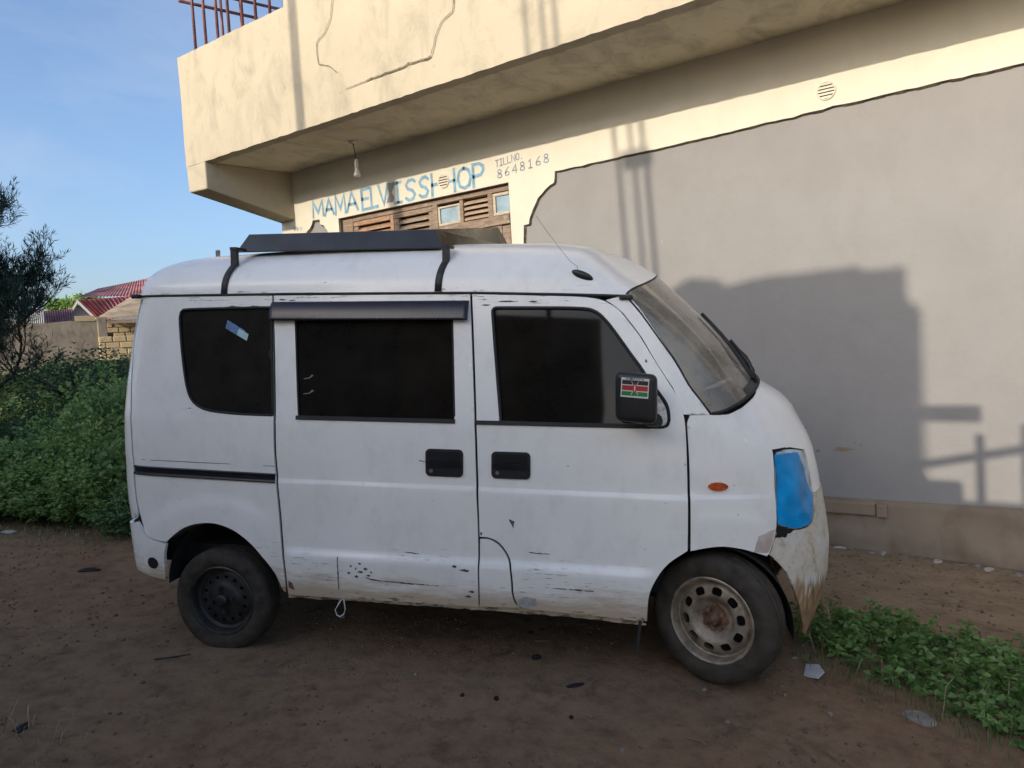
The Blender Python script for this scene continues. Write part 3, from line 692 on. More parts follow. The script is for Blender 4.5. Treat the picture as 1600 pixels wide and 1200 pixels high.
# liner lip behind the front wheel and mud flap
mb = MB(); pts = [(2.088,-.716,.30),(2.094,-.720,.43),(2.12,-.722,.51),(2.168,-.724,.588),(2.245,-.722,.652),(2.32,-.716,.672),(2.40,-.70,.684),(2.49,-.67,.672)]
mb.tube(pts, [.012,.014,.016,.016,.014,.011,.010,.008], 6); mb.build('arch_liner', M['seal'], van, True)
mb = MB(); mb.hexa([(2.045,-.735,.165),(2.06,-.735,.165),(2.06,-.56,.17),(2.045,-.56,.17),(2.065,-.72,.36),(2.08,-.72,.36),(2.08,-.55,.36),(2.065,-.55,.36)])
mb.build('mud_flap', M['black'], van)

# ---- wheels
def tyre_prof(R, rr, w):
    h = w/2
    return [(rr,-h*.72),(rr+.006,-h*.82),(rr+(R-rr)*.30,-h*.985),(rr+(R-rr)*.55,-h*1.0),(rr+(R-rr)*.80,-h*.93),(R-.010,-h*.80),(R-.003,-h*.70),
            (R,-h*.56),(R,-h*.50),(R-.006,-h*.48),(R-.006,-h*.42),(R,-h*.40),(R+.001,-h*.06),(R-.006,-h*.05),(R-.006,h*.05),(R+.001,h*.06),(R,h*.40),(R-.006,h*.42),(R-.006,h*.48),(R,h*.50),(R,h*.56),(R-.003,h*.7),(R-.010,h*.8),(rr+(R-rr)*.5,h),(rr+.006,h*.82),(rr,h*.72)]
def disc_patch(name, outer_r, holes, depth, mats, parent, step=.012):
    def sf(u, v):
        r = np.hypot(u, v); y = np.interp(r, depth[0], depth[1])
        e = .002; dr = (np.interp(r+e, depth[0], depth[1])-np.interp(r-e, depth[0], depth[1]))/(2*e)
        rr = np.maximum(r, 1e-6); n = np.stack([dr*u/rr, -np.ones_like(u), dr*v/rr], 1)
        return np.stack([u, y, v], 1), n/np.linalg.norm(n, axis=1, keepdims=True)
    t = np.linspace(0, 2*np.pi, 64, endpoint=False)
    return patch(name, np.stack([outer_r*np.cos(t), outer_r*np.sin(t)], 1), mats, parent, holes, surf=sf, rim=.006, step=step)
def slot(ang, r, rl, rw_, n=14):
    out = []
    for k in range(n):
        a = 2*math.pi*k/n; sx = math.copysign(abs(math.cos(a))**.7, math.cos(a)); sy = math.copysign(abs(math.sin(a))**.7, math.sin(a))
        p, q = r+rl*sx, rw_*sy; out.append((p*math.cos(ang)-q*math.sin(ang), p*math.sin(ang)+q*math.cos(ang)))
    return out
def wheel(loc, R, rr, w, style, steer=0.0, sag=0.0, side=1):
    e = bpy.data.objects.new('wheel', None); link(e, van); e.location = loc; e.empty_display_size = .1
    e.rotation_euler = (0, 0, steer+(math.pi if side < 0 else 0))
    mb = MB(); mb.lathe(tyre_prof(R, rr, w), 72, closed=True)
    if sag:
        lim = -(loc[2]-.004)
        nv = []
        for x, y, z in mb.v:
            if z < lim+.07:
                k = min(1, max(0, (lim+.07-z)/.13))**1.5
                y2 = y*(1+.22*k); x2 = x*(1+.03*k); z2 = max(z, lim) if z < lim else z
                nv.append((x2, y2, z2))
            else: nv.append((x, y, z))
        mb.v = nv
    ty = mb.build('tyre', M['tyre'], e); smooth_angle(ty, 40)
    h = w/2; rm = M['rimgrey'] if style == 'grey' else M['rimblack']
    mb = MB()
    mb.lathe([(rr+.007,-h*.80),(rr+.009,-h*.86),(rr+.004,-h*.90),(rr-.004,-h*.86),(rr-.010,-h*.70),(rr-.013,-h*.35),(rr-.030,-h*.25),(rr-.030,h*.7),(rr,h*.8)], 72)
    rim = mb.build('rim', rm, e); smooth_angle(rim, 40)
    o = rr-.014
    if style == 'grey':
        dep = ([0,.050,.062,.082,.098,.112,o-.020,o-.006,o+.01],[-h*.26,-h*.26,-h*.26,-h*.36,-h*.60,-h*.66,-h*.54,-h*.30,-h*.26])
        holes = [slot(2*math.pi*(k+.3)/10, .129, .0185, .0235) for k in range(10)]
    else:
        dep = ([0,.05,.07,.09,.105,o-.025,o-.008,o+.01],[-h*.62,-h*.62,-h*.58,-h*.44,-h*.40,-h*.36,-h*.22,-h*.2])
        holes = [slot(2*math.pi*(k+.3)/14, .112, .0085, .0085) for k in range(14)]
    disc_patch('rim_disc', o, holes, dep, rm, rim)
    mb = MB(); hy = np.interp(0, dep[0], dep[1])
    if style == 'grey':
        mb.lathe([(0,hy-.034),(.024,hy-.033),(.028,hy-.026),(.029,hy-.004),(.058,hy-.002)], 24)
        for k in range(4):
            a = 2*math.pi*(k+.4)/4; c = (.046*math.cos(a), .046*math.sin(a))
            mb.tube([(c[0],hy-.002,c[1]),(c[0],hy-.024,c[1])], [.014,.010], 6)
            a += .78; c = (.05*math.cos(a), .05*math.sin(a)); mb.tube([(c[0],hy+.002,c[1]),(c[0],hy-.007,c[1])], [.017,.012], 8)
        mb.build('hub', M['rust'], rim, False)
    else:
        mb.lathe([(0,hy-.030),(.022,hy-.029),(.030,hy-.020),(.032,hy-.002)], 24)
        for k in range(4):
            a = 2*math.pi*(k+.15)/4; c = (.058*math.cos(a), .058*math.sin(a)); mb.tube([(c[0],hy+.004,c[1]),(c[0],hy-.022,c[1])], [.013,.010], 6)
        mb.build('hub', M['rimblack'], rim, False)
    mb = MB(); mb.lathe([(0,h*.1),(o+.004,h*.1)], 32); mb.build('brake_drum', M['under'], rim)
    return e, ty
wr, _ = wheel((-.015,-.648,.246), .262, .168, .150, 'black', 0, .012)
wf, tyf = wheel((2.405,-.655,.330), .288, .186, .165, 'grey', math.radians(-27), .006)
wheel((-.015,.648,.250), .262, .166, .150, 'black', 0, .008, -1); wheel((2.398,.655,.312), .280, .184, .160, 'grey', math.radians(-14), .008, -1)

# ---- mirror with flag sticker
STROKES = {
 'M': [[(0,0),(.06,1),(.5,.25),(.94,1),(1,0)]], 'A': [[(0,0),(.5,1),(1,0)],[(.2,.36),(.8,.36)]], 'E': [[(1,0),(0,0),(0,1),(1,1)],[(0,.52),(.8,.52)]],
 'L': [[(0,1),(0,0),(.95,0)]], 'V': [[(0,1),(.5,0),(1,1)]], 'I': [[(.5,0),(.5,1)],[(0,0),(1,0)],[(0,1),(1,1)]],
 'i': [[(.5,0),(.5,1)],[(.1,0),(.9,0)],[(.1,1),(.9,1)]],
 'S': [[(1,.86),(.75,1),(.35,.97),(.1,.78),(.25,.58),(.7,.44),(.92,.24),(.7,.03),(.3,0),(0,.14)]],
 'H': [[(0,0),(0,1)],[(1,0),(1,1)],[(0,.5),(1,.5)]], 'O': [[(.5,1),(.15,.86),(0,.5),(.15,.12),(.5,0),(.85,.12),(1,.5),(.85,.86),(.5,1)]],
 'P': [[(0,0),(0,1),(.65,1),(.98,.86),(1,.68),(.75,.5),(0,.46)]], 'T': [[(.5,0),(.5,1)],[(0,1),(1,1)]], 'N': [[(0,0),(0,1),(1,0),(1,1)]],
 'K': [[(0,0),(0,1)],[(1,1),(0,.45),(1,0)]], 'Y': [[(0,1),(.5,.5),(1,1)],[(.5,.5),(.5,0)]], '.': [[(.4,0),(.5,.06)]],
 '8': [[(.5,.54),(.15,.68),(.2,.92),(.5,1),(.82,.92),(.85,.68),(.5,.54),(.1,.36),(.08,.1),(.5,0),(.92,.1),(.9,.36),(.5,.54)]],
 '6': [[(.85,1),(.4,.75),(.08,.35),(.15,.08),(.5,0),(.88,.1),(.9,.36),(.55,.48),(.15,.34)]], '4': [[(.75,0),(.75,1),(0,.32),(1,.32)]], '1': [[(.2,.78),(.55,1),(.55,0)],[(.15,0),(.95,0)]],
 '@': [[(.7,.35),(.5,.3),(.35,.5),(.5,.7),(.7,.62),(.72,.35),(.9,.35),(1,.6),(.75,.95),(.3,.95),(0,.55),(.2,.1),(.7,.02)]], 'b': [[(0,1),(0,0),(.6,0),(.8,.25),(.6,.5),(0,.45)]], 'y': [[(0,.6),(.45,.1)],[(.9,.6),(.2,-.35)]], '/': [[(0,0),(1,1)]],
}
def ribbon(mb, pts, w, fn, mi=0):
    """flat brush stroke; fn maps (a, b) in the plane to 3-D"""
    pts = [np.array(p, float) for p in pts]; L = []; R_ = []
    for i, p in enumerate(pts):
        d0 = pts[i]-pts[i-1] if i else pts[1]-pts[0]; d1 = pts[i+1]-pts[i] if i < len(pts)-1 else d0
        d0 = d0/max(np.linalg.norm(d0), 1e-9); d1 = d1/max(np.linalg.norm(d1), 1e-9)
        d = d0+d1; d = d/max(np.linalg.norm(d), 1e-9) if np.linalg.norm(d) > .2 else d0
        n = np.array([-d[1], d[0]]); k = w/2/max(.45, abs(n @ np.array([-d0[1], d0[0]])))
        ww = k*(1+.12*math.sin(i*2.3+len(pts)))
        ext = d*(-w*.3 if i == 0 else (w*.3 if i == len(pts)-1 else 0))
        L.append(p+n*ww+ext); R_.append(p-n*ww+ext)
    V = [fn(*q) for q in L]+[fn(*q) for q in R_]; n = len(pts)
    mb.add(V, [(i, n+i, n+i+1, i+1) for i in range(n-1)], mi)
def glyph(mb, ch, x0, x1, z0, z1, w, fn, mi=0, shear=0):
    for st in STROKES[ch]:
        st2 = []
        for i in range(len(st)-1):
            for k in range(3):
                t = k/3; st2.append((st[i][0]*(1-t)+st[i+1][0]*t, st[i][1]*(1-t)+st[i+1][1]*t))
        st2.append(st[-1])
        ribbon(mb, [(x0+(x1-x0)*a+shear*b, z0+(z1-z0)*b) for a, b in (st if len(st) < 5 else st)], w, fn, mi)
mir = bpy.data.objects.new('door_mirror', None); link(mir, fdoor); mir.location = (2.043,-.835,1.325); mir.rotation_euler = (math.radians(2), math.radians(3), math.radians(-7)); mir.empty_display_size = .1
import bmesh
bm = bmesh.new(); bmesh.ops.create_cube(bm, size=1)
for v in bm.verts:
    v.co.x *= .178; v.co.y *= .095; v.co.z *= .215
    if v.co.y > 0: v.co.x *= .92; v.co.z *= .92
    v.co.x += .10*(v.co.z/.215)*-.12
bmesh.ops.bevel(bm, geom=list(bm.edges), offset=.034, segments=5, profile=.6, affect='EDGES')
me = bpy.data.meshes.new('mirror_housing'); bm.to_mesh(me); bm.free(); me.materials.append(M['black'])
me.polygons.foreach_set('use_smooth', np.ones(len(me.polygons), dtype=bool))
link(bpy.data.objects.new('mirror_housing', me), mir)
mb = MB(); fy = -.0495
def stfn(a, b): return (a, fy-.001, b)
def rect(mb, a0, b0, a1, b1, mi, dy=0): mb.add([(a0,fy-dy,b0),(a1,fy-dy,b0),(a1,fy-dy,b1),(a0,fy-dy,b1)], [(0,1,2,3)], mi)
ox, oz = -.004, .045; fw, fh = .116, .082
rect(mb, ox-fw/2, oz-fh/2, ox+fw/2, oz+fh/2, 0)
for b0, b1, mi in ((.013,.031,1),(-.012,.009,2),(-.034,-.016,3)): rect(mb, ox-fw/2+.004, oz+b0, ox+fw/2-.004, oz+b1, mi, .0006)
for k, ch in enumerate('KENYA'): glyph(mb, ch, ox-.036+k*.0155, ox-.0245+k*.0155, oz+.0335, oz+.0395, .0022, lambda a, b: (a, fy-.0007, b), 1)
el = [(ox+.0085*math.cos(t), fy-.0012, oz-.001+.021*math.sin(t)) for t in np.linspace(0, 2*np.pi, 16, endpoint=False)]; mb.add(el, [tuple(range(16))], 2)
for sx in (-1, 1): ribbon(mb, [(ox-sx*.014, oz-.028), (ox+sx*.014, oz+.026)], .0022, lambda a, b: (a, fy-.0009, b), 0)
el = [(ox+.003*math.cos(t), fy-.0015, oz-.001+.014*math.sin(t)) for t in np.linspace(0, 2*np.pi, 12, endpoint=False)]; mb.add(el, [tuple(range(12))], 0)
st = mb.build('flag_sticker', [M['stwhite'], M['stblack'], M['stred'], M['stgreen']], mir); st['label'] = 'small national flag sticker lettered KENYA'
mb = MB(); mb.tube([(2.075,-.80,1.235),(2.10,-.77,1.215),(2.13,-.735,1.215)], [.028,.024,.03], 10); mb.build('mirror_arm', M['black'], fdoor, True)
patch('mirror_base_plate', [(2.10,1.192),(2.165,1.190),(2.178,1.215),(2.172,1.27),(2.145,1.318),(2.12,1.33),(2.10,1.29)], M['chrome'], fdoor, off=-.002, rim=.004, step=.02)

# ---- roof rack
rk = bpy.data.objects.new('roof_rack', None); link(rk, van); rk.empty_display_size = .2
A0, A1, A2, A3 = (.0,-.50,2.010), (1.095,-.50,2.008), (1.225,.48,2.115), (.13,.48,2.115)   # foot of the boards
B0, B1, B2, B3 = (.045,-.455,2.100), (1.045,-.455,2.098), (1.170,.44,2.222), (.165,.44,2.220)
def board(name, p, q, r, s_, m, th=.012):
    P = [Vector(v) for v in (p, q, r, s_)]; n = (P[1]-P[0]).cross(P[3]-P[0]).normalized()*th
    mb = MB(); mb.hexa([tuple(v) for v in P]+[tuple(v-n) for v in P]); return mb.build(name, m, rk)
board('rack_side_board', A0, A1, B1, B0, M['rackdark']); board('rack_front_board', A1, A2, B2, B1, M['rackbrown'])
board('rack_side_board', A2, A3, B3, B2, M['rackdark']); board('rack_rear_board', A3, A0, B0, B3, M['rackdark'])
mb = MB()
mb.add([(.05,-.45,2.06),(1.04,-.45,2.06),(1.165,.43,2.165),(.165,.43,2.165)], [(0,1,2,3)]); mb.build('rack_floor', M['rackdark'], rk)
def leg(x, y, ztop, dx=0):
    s = -1 if y < 0 else 1
    mb = MB(); r = .016
    zb = roof_pt(.6, abs(y)/.645)[2]-.004
    mb.hexa([(x-r,y-.012,zb),(x+r,y-.012,zb),(x+r,y+.012,zb),(x-r,y+.012,zb),(x-r,y-.012,ztop),(x+r,y-.012,ztop),(x+r,y+.012,ztop),(x-r,y+.012,ztop)])
    o = mb.build('rack_leg', M['strap'], rk)
    mb = MB(); V = []; w = .0165
    for k, rho in enumerate(np.linspace(abs(y)/.645, 1.0, 12)):
        p = roof_pt(.6, min(rho, 1)); ww = p[1]*(1 if s < 0 else -1); oy = .004*s
        sx = x-.020*(k/11)
        V += [(sx-w, ww+oy, p[2]+.004), (sx+w, ww+oy, p[2]+.004)]
    mb.add(V, [(2*k, 2*k+1, 2*k+3, 2*k+2) if s < 0 else (2*k, 2*k+2, 2*k+3, 2*k+1) for k in range(11)])
    so = mb.build('roof_strap', M['strap'], rk, True); md = so.modifiers.new('solid', 'SOLIDIFY'); md.thickness = .005; md.offset = 1
    return o
leg(.032,-.575,2.022); leg(1.135,-.575,2.012); leg(.12,.54,2.10); leg(1.23,.54,2.10)
for a_, b_ in (((.015,-.59,2.008),(.05,-.49,2.022)),((1.118,-.59,2.0),(1.152,-.49,2.012)),((.10,.46,2.10),(.14,.555,2.11)),((1.21,.46,2.10),(1.25,.555,2.11))):
    mb = MB(); mb.box(a_, b_); mb.build('rack_bracket', M['strap'], rk)
# ---- antenna, roof stub, wipers, interior
ant = bpy.data.objects.new('antenna', None); link(ant, van); ant.empty_display_size = .05
bm = bmesh.new(); bmesh.ops.create_uvsphere(bm, u_segments=20, v_segments=12, radius=1)
for v in bm.verts: v.co = Vector((v.co.x*.052, v.co.y*.014, v.co.z*.0185))
me = bpy.data.meshes.new('antenna_base'); bm.to_mesh(me); bm.free(); me.materials.append(M['black']); me.polygons.foreach_set('use_smooth', np.ones(len(me.polygons), dtype=bool))
ab = link(bpy.data.objects.new('antenna_base', me), ant); ab.location = (1.788,-.628,1.855); ab.rotation_euler = (math.radians(12), math.radians(22), 0)
mb = MB(); mb.tube([(1.768,-.625,1.872),(1.764,-.612,1.895),(1.73,-.60,1.92),(1.68,-.58,1.98),(1.61,-.55,2.07),(1.56,-.53,2.14)], .0009, 5); mb.build('antenna_whip', M['strap'], ant, True)
mb = MB(); mb.box((-.436,-.012,1.985),(-.418,.012,2.075)); mb.box((-.438,-.03,1.98),(-.40,.03,2.0)); bevel(mb.build('roof_stub', M['chrome'], van), .003)
def wiper(pivot, tip, bl_, name='wiper'):
    w = bpy.data.objects.new(name, None); link(w, van); w.empty_display_size = .05
    def g(u, t, o): 
        p = WS([u], [t])[0]; return p+np.array([.75*o, 0, .66*o])
    mb = MB(); mb.tube([g(*pivot, .012), g(pivot[0]*.6+tip[0]*.4, pivot[1]*.6+tip[1]*.4, .035), g(*tip, .03)], [.013,.010,.007], 6); mb.build('wiper_arm', M['black'], w, True)
    mb = MB(); pts = [g(bl_[0][0]+(bl_[1][0]-bl_[0][0])*k/6, bl_[0][1]+(bl_[1][1]-bl_[0][1])*k/6, .016) for k in range(7)]; mb.tube(pts, .009, 5); mb.build('wiper_blade', M['seal'], w, True)
wiper((.02,.62), (.36,.72), ((.06,.60),(.62,.80))); wiper((.02,1.0), (.30,1.10), ((.02,1.02),(.50,1.12)))
mb = MB()
mb.hexa([(2.02,-.62,.95),(2.56,-.55,1.02),(2.56,.55,1.02),(2.02,.62,.95),(2.06,-.62,1.20),(2.46,-.52,1.23),(2.46,.52,1.23),(2.06,.62,1.20)])
bevel(mb.build('dashboard', M['dash'], van), .03)
mb = MB(); c = Vector((1.93,-.33,1.20)); pts = []
for k in range(25):
    a = 2*math.pi*k/24; pts.append((c.x-.18*math.sin(a)*.55, c.y+.18*math.cos(a), c.z+.18*math.sin(a)*.83))
mb.tube(pts, .013, 6, cap=False); mb.tube([(1.93,-.33,1.20),(2.10,-.33,1.08)], .03, 8); mb.build('steering_wheel', M['black'], van, True)
for y in (-.33, .33):
    sd = bpy.data.objects.new('seat', None); link(sd, van); sd.empty_display_size = .1
    mb = MB(); mb.box((1.30,y-.23,.70),(1.80,y+.23,.86)); bevel(mb.build('seat_cushion', M['seat'], sd), .05, 3)
    mb = MB(); mb.hexa([(1.28,y-.22,.82),(1.42,y-.22,.82),(1.42,y+.22,.82),(1.28,y+.22,.82),(1.12,y-.20,1.38),(1.23,y-.20,1.40),(1.23,y+.20,1.40),(1.12,y+.20,1.38)]); bevel(mb.build('seat_back', M['seat'], sd), .05, 3)
    mb = MB(); mb.box((1.10,y-.13,1.42),(1.19,y+.13,1.58)); bevel(mb.build('headrest', M['seat'], sd), .035, 3)
mb = MB(); mb.box((1.02,-.60,.46),(1.06,.60,1.30)); mb.box((-.40,-.60,.46),(2.40,.60,.50)); mb.build('cabin_floor', M['under'], van)


# ------------------------------------------------------------------ shop building
YW, YF, ZS = 3.083, 2.06, 3.611
shop = thing('shop_building', 'cream and grey shop building with an overhanging balcony and hand-painted blue lettering', 'building', (0, YW, 0))
SH = Vector((0, -YW, 0))
def bpart(mb, name, m, parent=None, smooth=False):
    mb.v = [tuple(Vector(p)+SH) for p in mb.v]; return mb.build(name, m, parent or shop, smooth)
def wallplane(y):
    def sf(u, v): return np.stack([u, np.full_like(u, y-YW), v], 1), np.tile(np.array([[0, -1., 0]]), (len(u), 1))
    return sf
def wpatch(name, outer, m, y, parent=None, holes=(), rim=.03, step=.25, jitter=0, off=0):
    return patch(name, outer, m, parent or shop, holes, rim=rim, step=step, surf=wallplane(y), jitter=jitter, smooth=False, off=off)
DX0, DX1, DZ = -2.714, -.362, 2.972
door_hole = [(DX0,.12),(DX1,.12),(DX1,DZ),(DX0,DZ)]
# grey painted wall with the cream render standing 3 cm proud of it
wpatch('grey_wall', [(-3.70,-.9),(14,-1.8),(14,8),(-3.40,8),(-3.40,4.0),(-3.70,4.0)], M['grey'], YW+.03, holes=[door_hole], rim=.25, step=.5)
def rough(pts, step, amp, seed):
    r = np.random.default_rng(seed); p = resample(pts, step, False); p[1:-1] += r.normal(0, amp, (len(p)-2, 2)); return [tuple(q) for q in p]
notch = rough([(14,3.10),(3.659,3.028),(2.726,3.019),(1.554,2.99),(.155,2.978),(.142,2.882),(.086,2.863),(-.046,2.769),(-.127,2.634),(-.161,2.55),(-.219,2.546),(-.233,2.351),(-.228,-.4)], .07, .0025, 3)
larch = rough([(-3.27,.2),(-3.272,2.80),(-3.262,2.90),(-3.21,2.925),(-3.165,2.965),(-3.142,3.015),(-3.03,3.004),(-3.022,2.948),(-2.965,2.93),(-2.915,2.87),(-2.87,2.78),(-2.865,.2)], .06, .003, 4)
cream = [(-3.70,-.5),(-3.70,ZS+.05),(14,ZS+.05)]+notch
wpatch('cream_render', cream, M['cream'], YW, holes=[door_hole, larch], rim=.034, step=.2)
mb = MB()                                   # dark strip painting in the shade along the edge of the render
for a, b in zip(notch[:-1], notch[1:]):
    if a[0] > 9: continue
    d = np.array(b)-np.array(a); n = np.array([-d[1], d[0]]); n = n/max(1e-6, np.linalg.norm(n))
    w = .008+.007*RNG.random()
    A = np.array(a); B = np.array(b); A2 = A+n*w; B2 = B+n*w
    if A2[1] > A[1]+.002: A2, B2 = A-n*w, B-n*w
    mb.add([(A[0],YW+.002,A[1]),(B[0],YW+.002,B[1]),(B2[0],YW+.026,B2[1]),(A2[0],YW+.026,A2[1])], [(0,1,2,3)])
bpart(mb, 'render_edge_shade', M['edge']); mb = MB()
for a, b in zip(larch[4:-4], larch[5:-3]):
    mb.add([(a[0],YW-.002,a[1]),(b[0],YW-.002,b[1]),(b[0]*.985-.045,YW+.027,b[1]-.022),(a[0]*.985-.045,YW+.027,a[1]-.022)], [(0,1,2,3)])
bpart(mb, 'render_edge_shade', M['edge'])  # same painted shade round the left arch
# building mass behind the facade and its left flank
mb = MB(); mb.box((-3.70, YW+.28, -.9), (14, 12, ZS)); mb.box((-3.40, YW+.28, ZS), (14, 12, 8)); bpart(mb, 'rear_block', M['cream'])
# plinth
def plinth():
    mb = MB(); xs = np.arange(-3.72, 9, .04); r = np.random.default_rng(5); rows = 13
    def wob(a, b): return .5*math.sin(3.1*a+1.3*math.sin(5*b))+.3*math.sin(7.7*a-4*b)+.2*math.sin(17*a+9*b)
    V = []; F = []
    for x in xs:
        g = -.0622*x-.03
        for k in range(rows):
            t = k/(rows-1); z = .142+(g-.25-.142)*t+(.008*wob(x*2, 1) if k == 0 else 0)
            y = YW-.012-.09*t-.016*wob(x, t*3)-(.025 if .35 < t < .62+.1*wob(x, 0) else 0)+r.normal(0, .0025)
            y -= .022*wob(x*2.3+4, t*7)*t+.012*wob(x*9, t*15); V.append((x, y, z))
    for i in range(len(xs)-1):
        for k in range(rows-1): F.append((i*rows+k, i*rows+k+1, (i+1)*rows+k+1, (i+1)*rows+k))
    mb.add(V, F); n0 = len(mb.v)
    mb.add([(x, YW+.03, .142) for x in xs], [])
    for i in range(len(xs)-1): mb.f.append((i*rows, (i+1)*rows, n0+i+1, n0+i)); mb.m.append(0)
    return bpart(mb, 'plinth', M['concrete'], smooth=True)
plinth()
mb = MB(); x = -1.0; r = random.Random(3)
while x < 2.85:
    w = r.uniform(.32, .5); mb.box((x, YW-.058+r.uniform(-.008, .008), .035+r.uniform(-.01, .01)), (min(x+w, 2.80)-.004, YW, .128+r.uniform(-.006, .004))); x += w
bevel(bpart(mb, 'plinth_course', M['brickstep']), .012)
# balcony: slab with its parapet, sloping bracket beam, upper pier
mb = MB(); mb.hexa([(-3.62,YF+.12,ZS),(14,YF+.12,ZS),(14,YW,ZS),(-3.62,YW,ZS),(-3.62,YF+.12,ZS+.16),(14,YF+.12,ZS+.16),(14,YW,ZS+.16),(-3.62,YW,ZS+.16)])
bpart(mb, 'balcony_slab', M['soffit'])
def parapet():
    xs = np.arange(-3.97, 9.2, .06); zs = np.linspace(ZS, 4.80, 21); r = np.random.default_rng(8); V = []; F = []; nz = len(zs)
    for x in xs:
        for k, z in enumerate(zs):
            zz = z+(r.normal(0, .0022) if k in (0, nz-1) else 0); V.append((x, YF+r.normal(0, .0010)+.005*math.sin(1.9*x+2*math.sin(2.2*z))*math.cos(3.1*z+x), zz))
    for i in range(len(xs)-1):
        for k in range(nz-1): F.append((i*nz+k, (i+1)*nz+k, (i+1)*nz+k+1, i*nz+k+1))
    n0 = len(V)
    for i, x in enumerate(xs): V += [(x, YF+.13, ZS), (x, YF+.13, 4.80)]
    for i in range(len(xs)-1):
        F += [(i*nz+nz-1, (i+1)*nz+nz-1, n0+2*i+3, n0+2*i+1), (n0+2*i, n0+2*i+2, (i+1)*nz, i*nz), (n0+2*i+1, n0+2*i+3, n0+2*i+2, n0+2*i)]
    mb = MB(); mb.add(V, F); mb.add([V[k] for k in range(nz)]+[V[n0], V[n0+1]], [tuple(range(nz))+(nz+1, nz)])
    return smooth_angle(bpart(mb, 'balcony_parapet', M['fascia']), 50)
parapet()
mb = MB()
mb.hexa([(-3.955,YF,3.332),(-3.622,YF,3.322),(-3.452,YW,3.062),(-3.70,YW,3.052),(-3.97,YF,ZS),(-3.622,YF,ZS),(-3.452,YW,ZS),(-3.70,YW,ZS)])
mb.hexa([(-3.97,YF+.13,ZS),(-3.63,YF+.13,ZS),(-3.46,YW,ZS),(-3.70,YW,ZS),(-3.97,YF+.13,4.79),(-3.86,YF+.13,4.79),(-3.60,YW,4.79),(-3.70,YW,4.79)])
bevel(bpart(mb, 'bracket_beam', M['fascia']), .012)
mb = MB(); mb.box((-2.16,YF+.005,4.79),(-1.2,YF+.20,6.5)); bpart(mb, 'balcony_pier', M['fascia'])
# incised ornament and cracks on the parapet face
mb = MB()
def crack(pts, w, y, seed, step=.05):
    p = rough(pts, step, w*.28, seed)
    ribbon(mb, p, w, lambda a, b: (a, y, b))
yy = YF-.011
crack([(-1.471,4.80),(-1.471,4.653),(-1.514,4.496),(-1.603,4.395),(-1.714,4.345),(-1.726,4.238),(-1.71,4.14),(-1.66,4.125),(-1.575,4.093),(-1.48,4.01)], .008, yy, 1)
crack([(-.07,4.40),(-.082,4.225),(-.102,4.141),(-.228,4.092),(-.29,4.007),(-.351,3.869)], .008, yy, 2); crack([(-.359,3.855),(-.8,3.845),(-1.1,3.842)], .015, yy, 3); crack([(-1.1,3.842),(-1.371,3.835)], .006, yy, 4)
bpart(mb, 'parapet_groove', M['crack'])
# railing on the balcony
rl = bpy.data.objects.new('balcony_railing', None); link(rl, shop); rl.empty_display_size = .1
for x in (-3.689,-3.495,-3.279,-3.083,-2.854,-2.637,-2.416,-2.197):
    mb = MB(); mb.tube([(x,YF+.05,4.77),(x,YF+.05,5.90)], .016, 8); bpart(mb, 'railing_bar', M['railing'], rl, True)
for y, zb in ((2.403,4.77),(2.631,4.77),(2.90,4.77)):
    mb = MB(); mb.tube([(-3.92,y,zb),(-3.92,y,5.9)], .016, 8); bpart(mb, 'railing_bar', M['railing'], rl, True)
mb = MB(); mb.tube([(-3.94,YF+.05,5.92),(-1.2,YF+.05,5.92)], .02, 8); mb.tube([(-3.93,YF+.05,5.42),(-3.93,YW+.05,5.56)], .018, 8); mb.tube([(-3.93,YF+.05,5.92),(-3.93,YF+.6,5.66),(-3.93,YW+.4,5.78)], .018, 8)
bpart(mb, 'railing_rail', M['railing'], rl, True)
# lettering
LET = [('M',-3.125,-2.95,3.04,3.215),('A',-2.925,-2.775,3.032,3.207),('M',-2.745,-2.585,3.018,3.228),('A',-2.56,-2.39,3.022,3.228),('E',-2.318,-2.195,3.008,3.226),('L',-2.176,-2.075,3.012,3.228),('V',-2.058,-1.92,3.018,3.225),('i',-1.85,-1.715,3.004,3.210),('S',-1.672,-1.53,3.004,3.208),('S',-1.483,-1.352,3.006,3.203),('H',-1.305,-1.01,2.992,3.214),('O',-.968,-.803,3.003,3.20),('P',-.772,-.648,2.992,3.208)]
mb = MB()
for ch, x0, x1, z0, z1 in LET: glyph(mb, ch, x0, x1, z0, z1, .033, lambda a, b: (a, YW-.0025, b))
bpart(mb, 'painted_lettering', M['letter'])['label'] = 'blue hand-painted letters MAMAELVISSHOP'
mb = MB(); x = -.497
for k, ch in enumerate('TILLNO.'):
    dz = .004*k; glyph(mb, 'i' if ch == 'I' else ch, x, x+.037, 3.136+dz, 3.198+dz, .0095, lambda a, b: (a, YW-.0025, b)); x += .0475
x = -.484
for k, ch in enumerate('8648168'):
    dz = .0075*k; glyph(mb, ch, x, x+.056, 3.028+dz, 3.105+dz, .0105, lambda a, b: (a, YW-.0025, b)); x += .088
bpart(mb, 'painted_lettering', M['letter2'])['label'] = 'small grey-blue lettering TILLNO. 8648168'
mb = MB()
for ch, x0, x1, z0, z1 in (('@',-3.49,-3.44,2.935,2.985),('b',-3.425,-3.395,2.935,2.985),('y',-3.375,-3.33,2.935,2.98)): glyph(mb, ch, x0, x1, z0, z1, .007, lambda a, b: (a, YW-.0025, b))
bpart(mb, 'painted_lettering', M['letter2'])['label'] = 'tiny @by mark beside the arch'
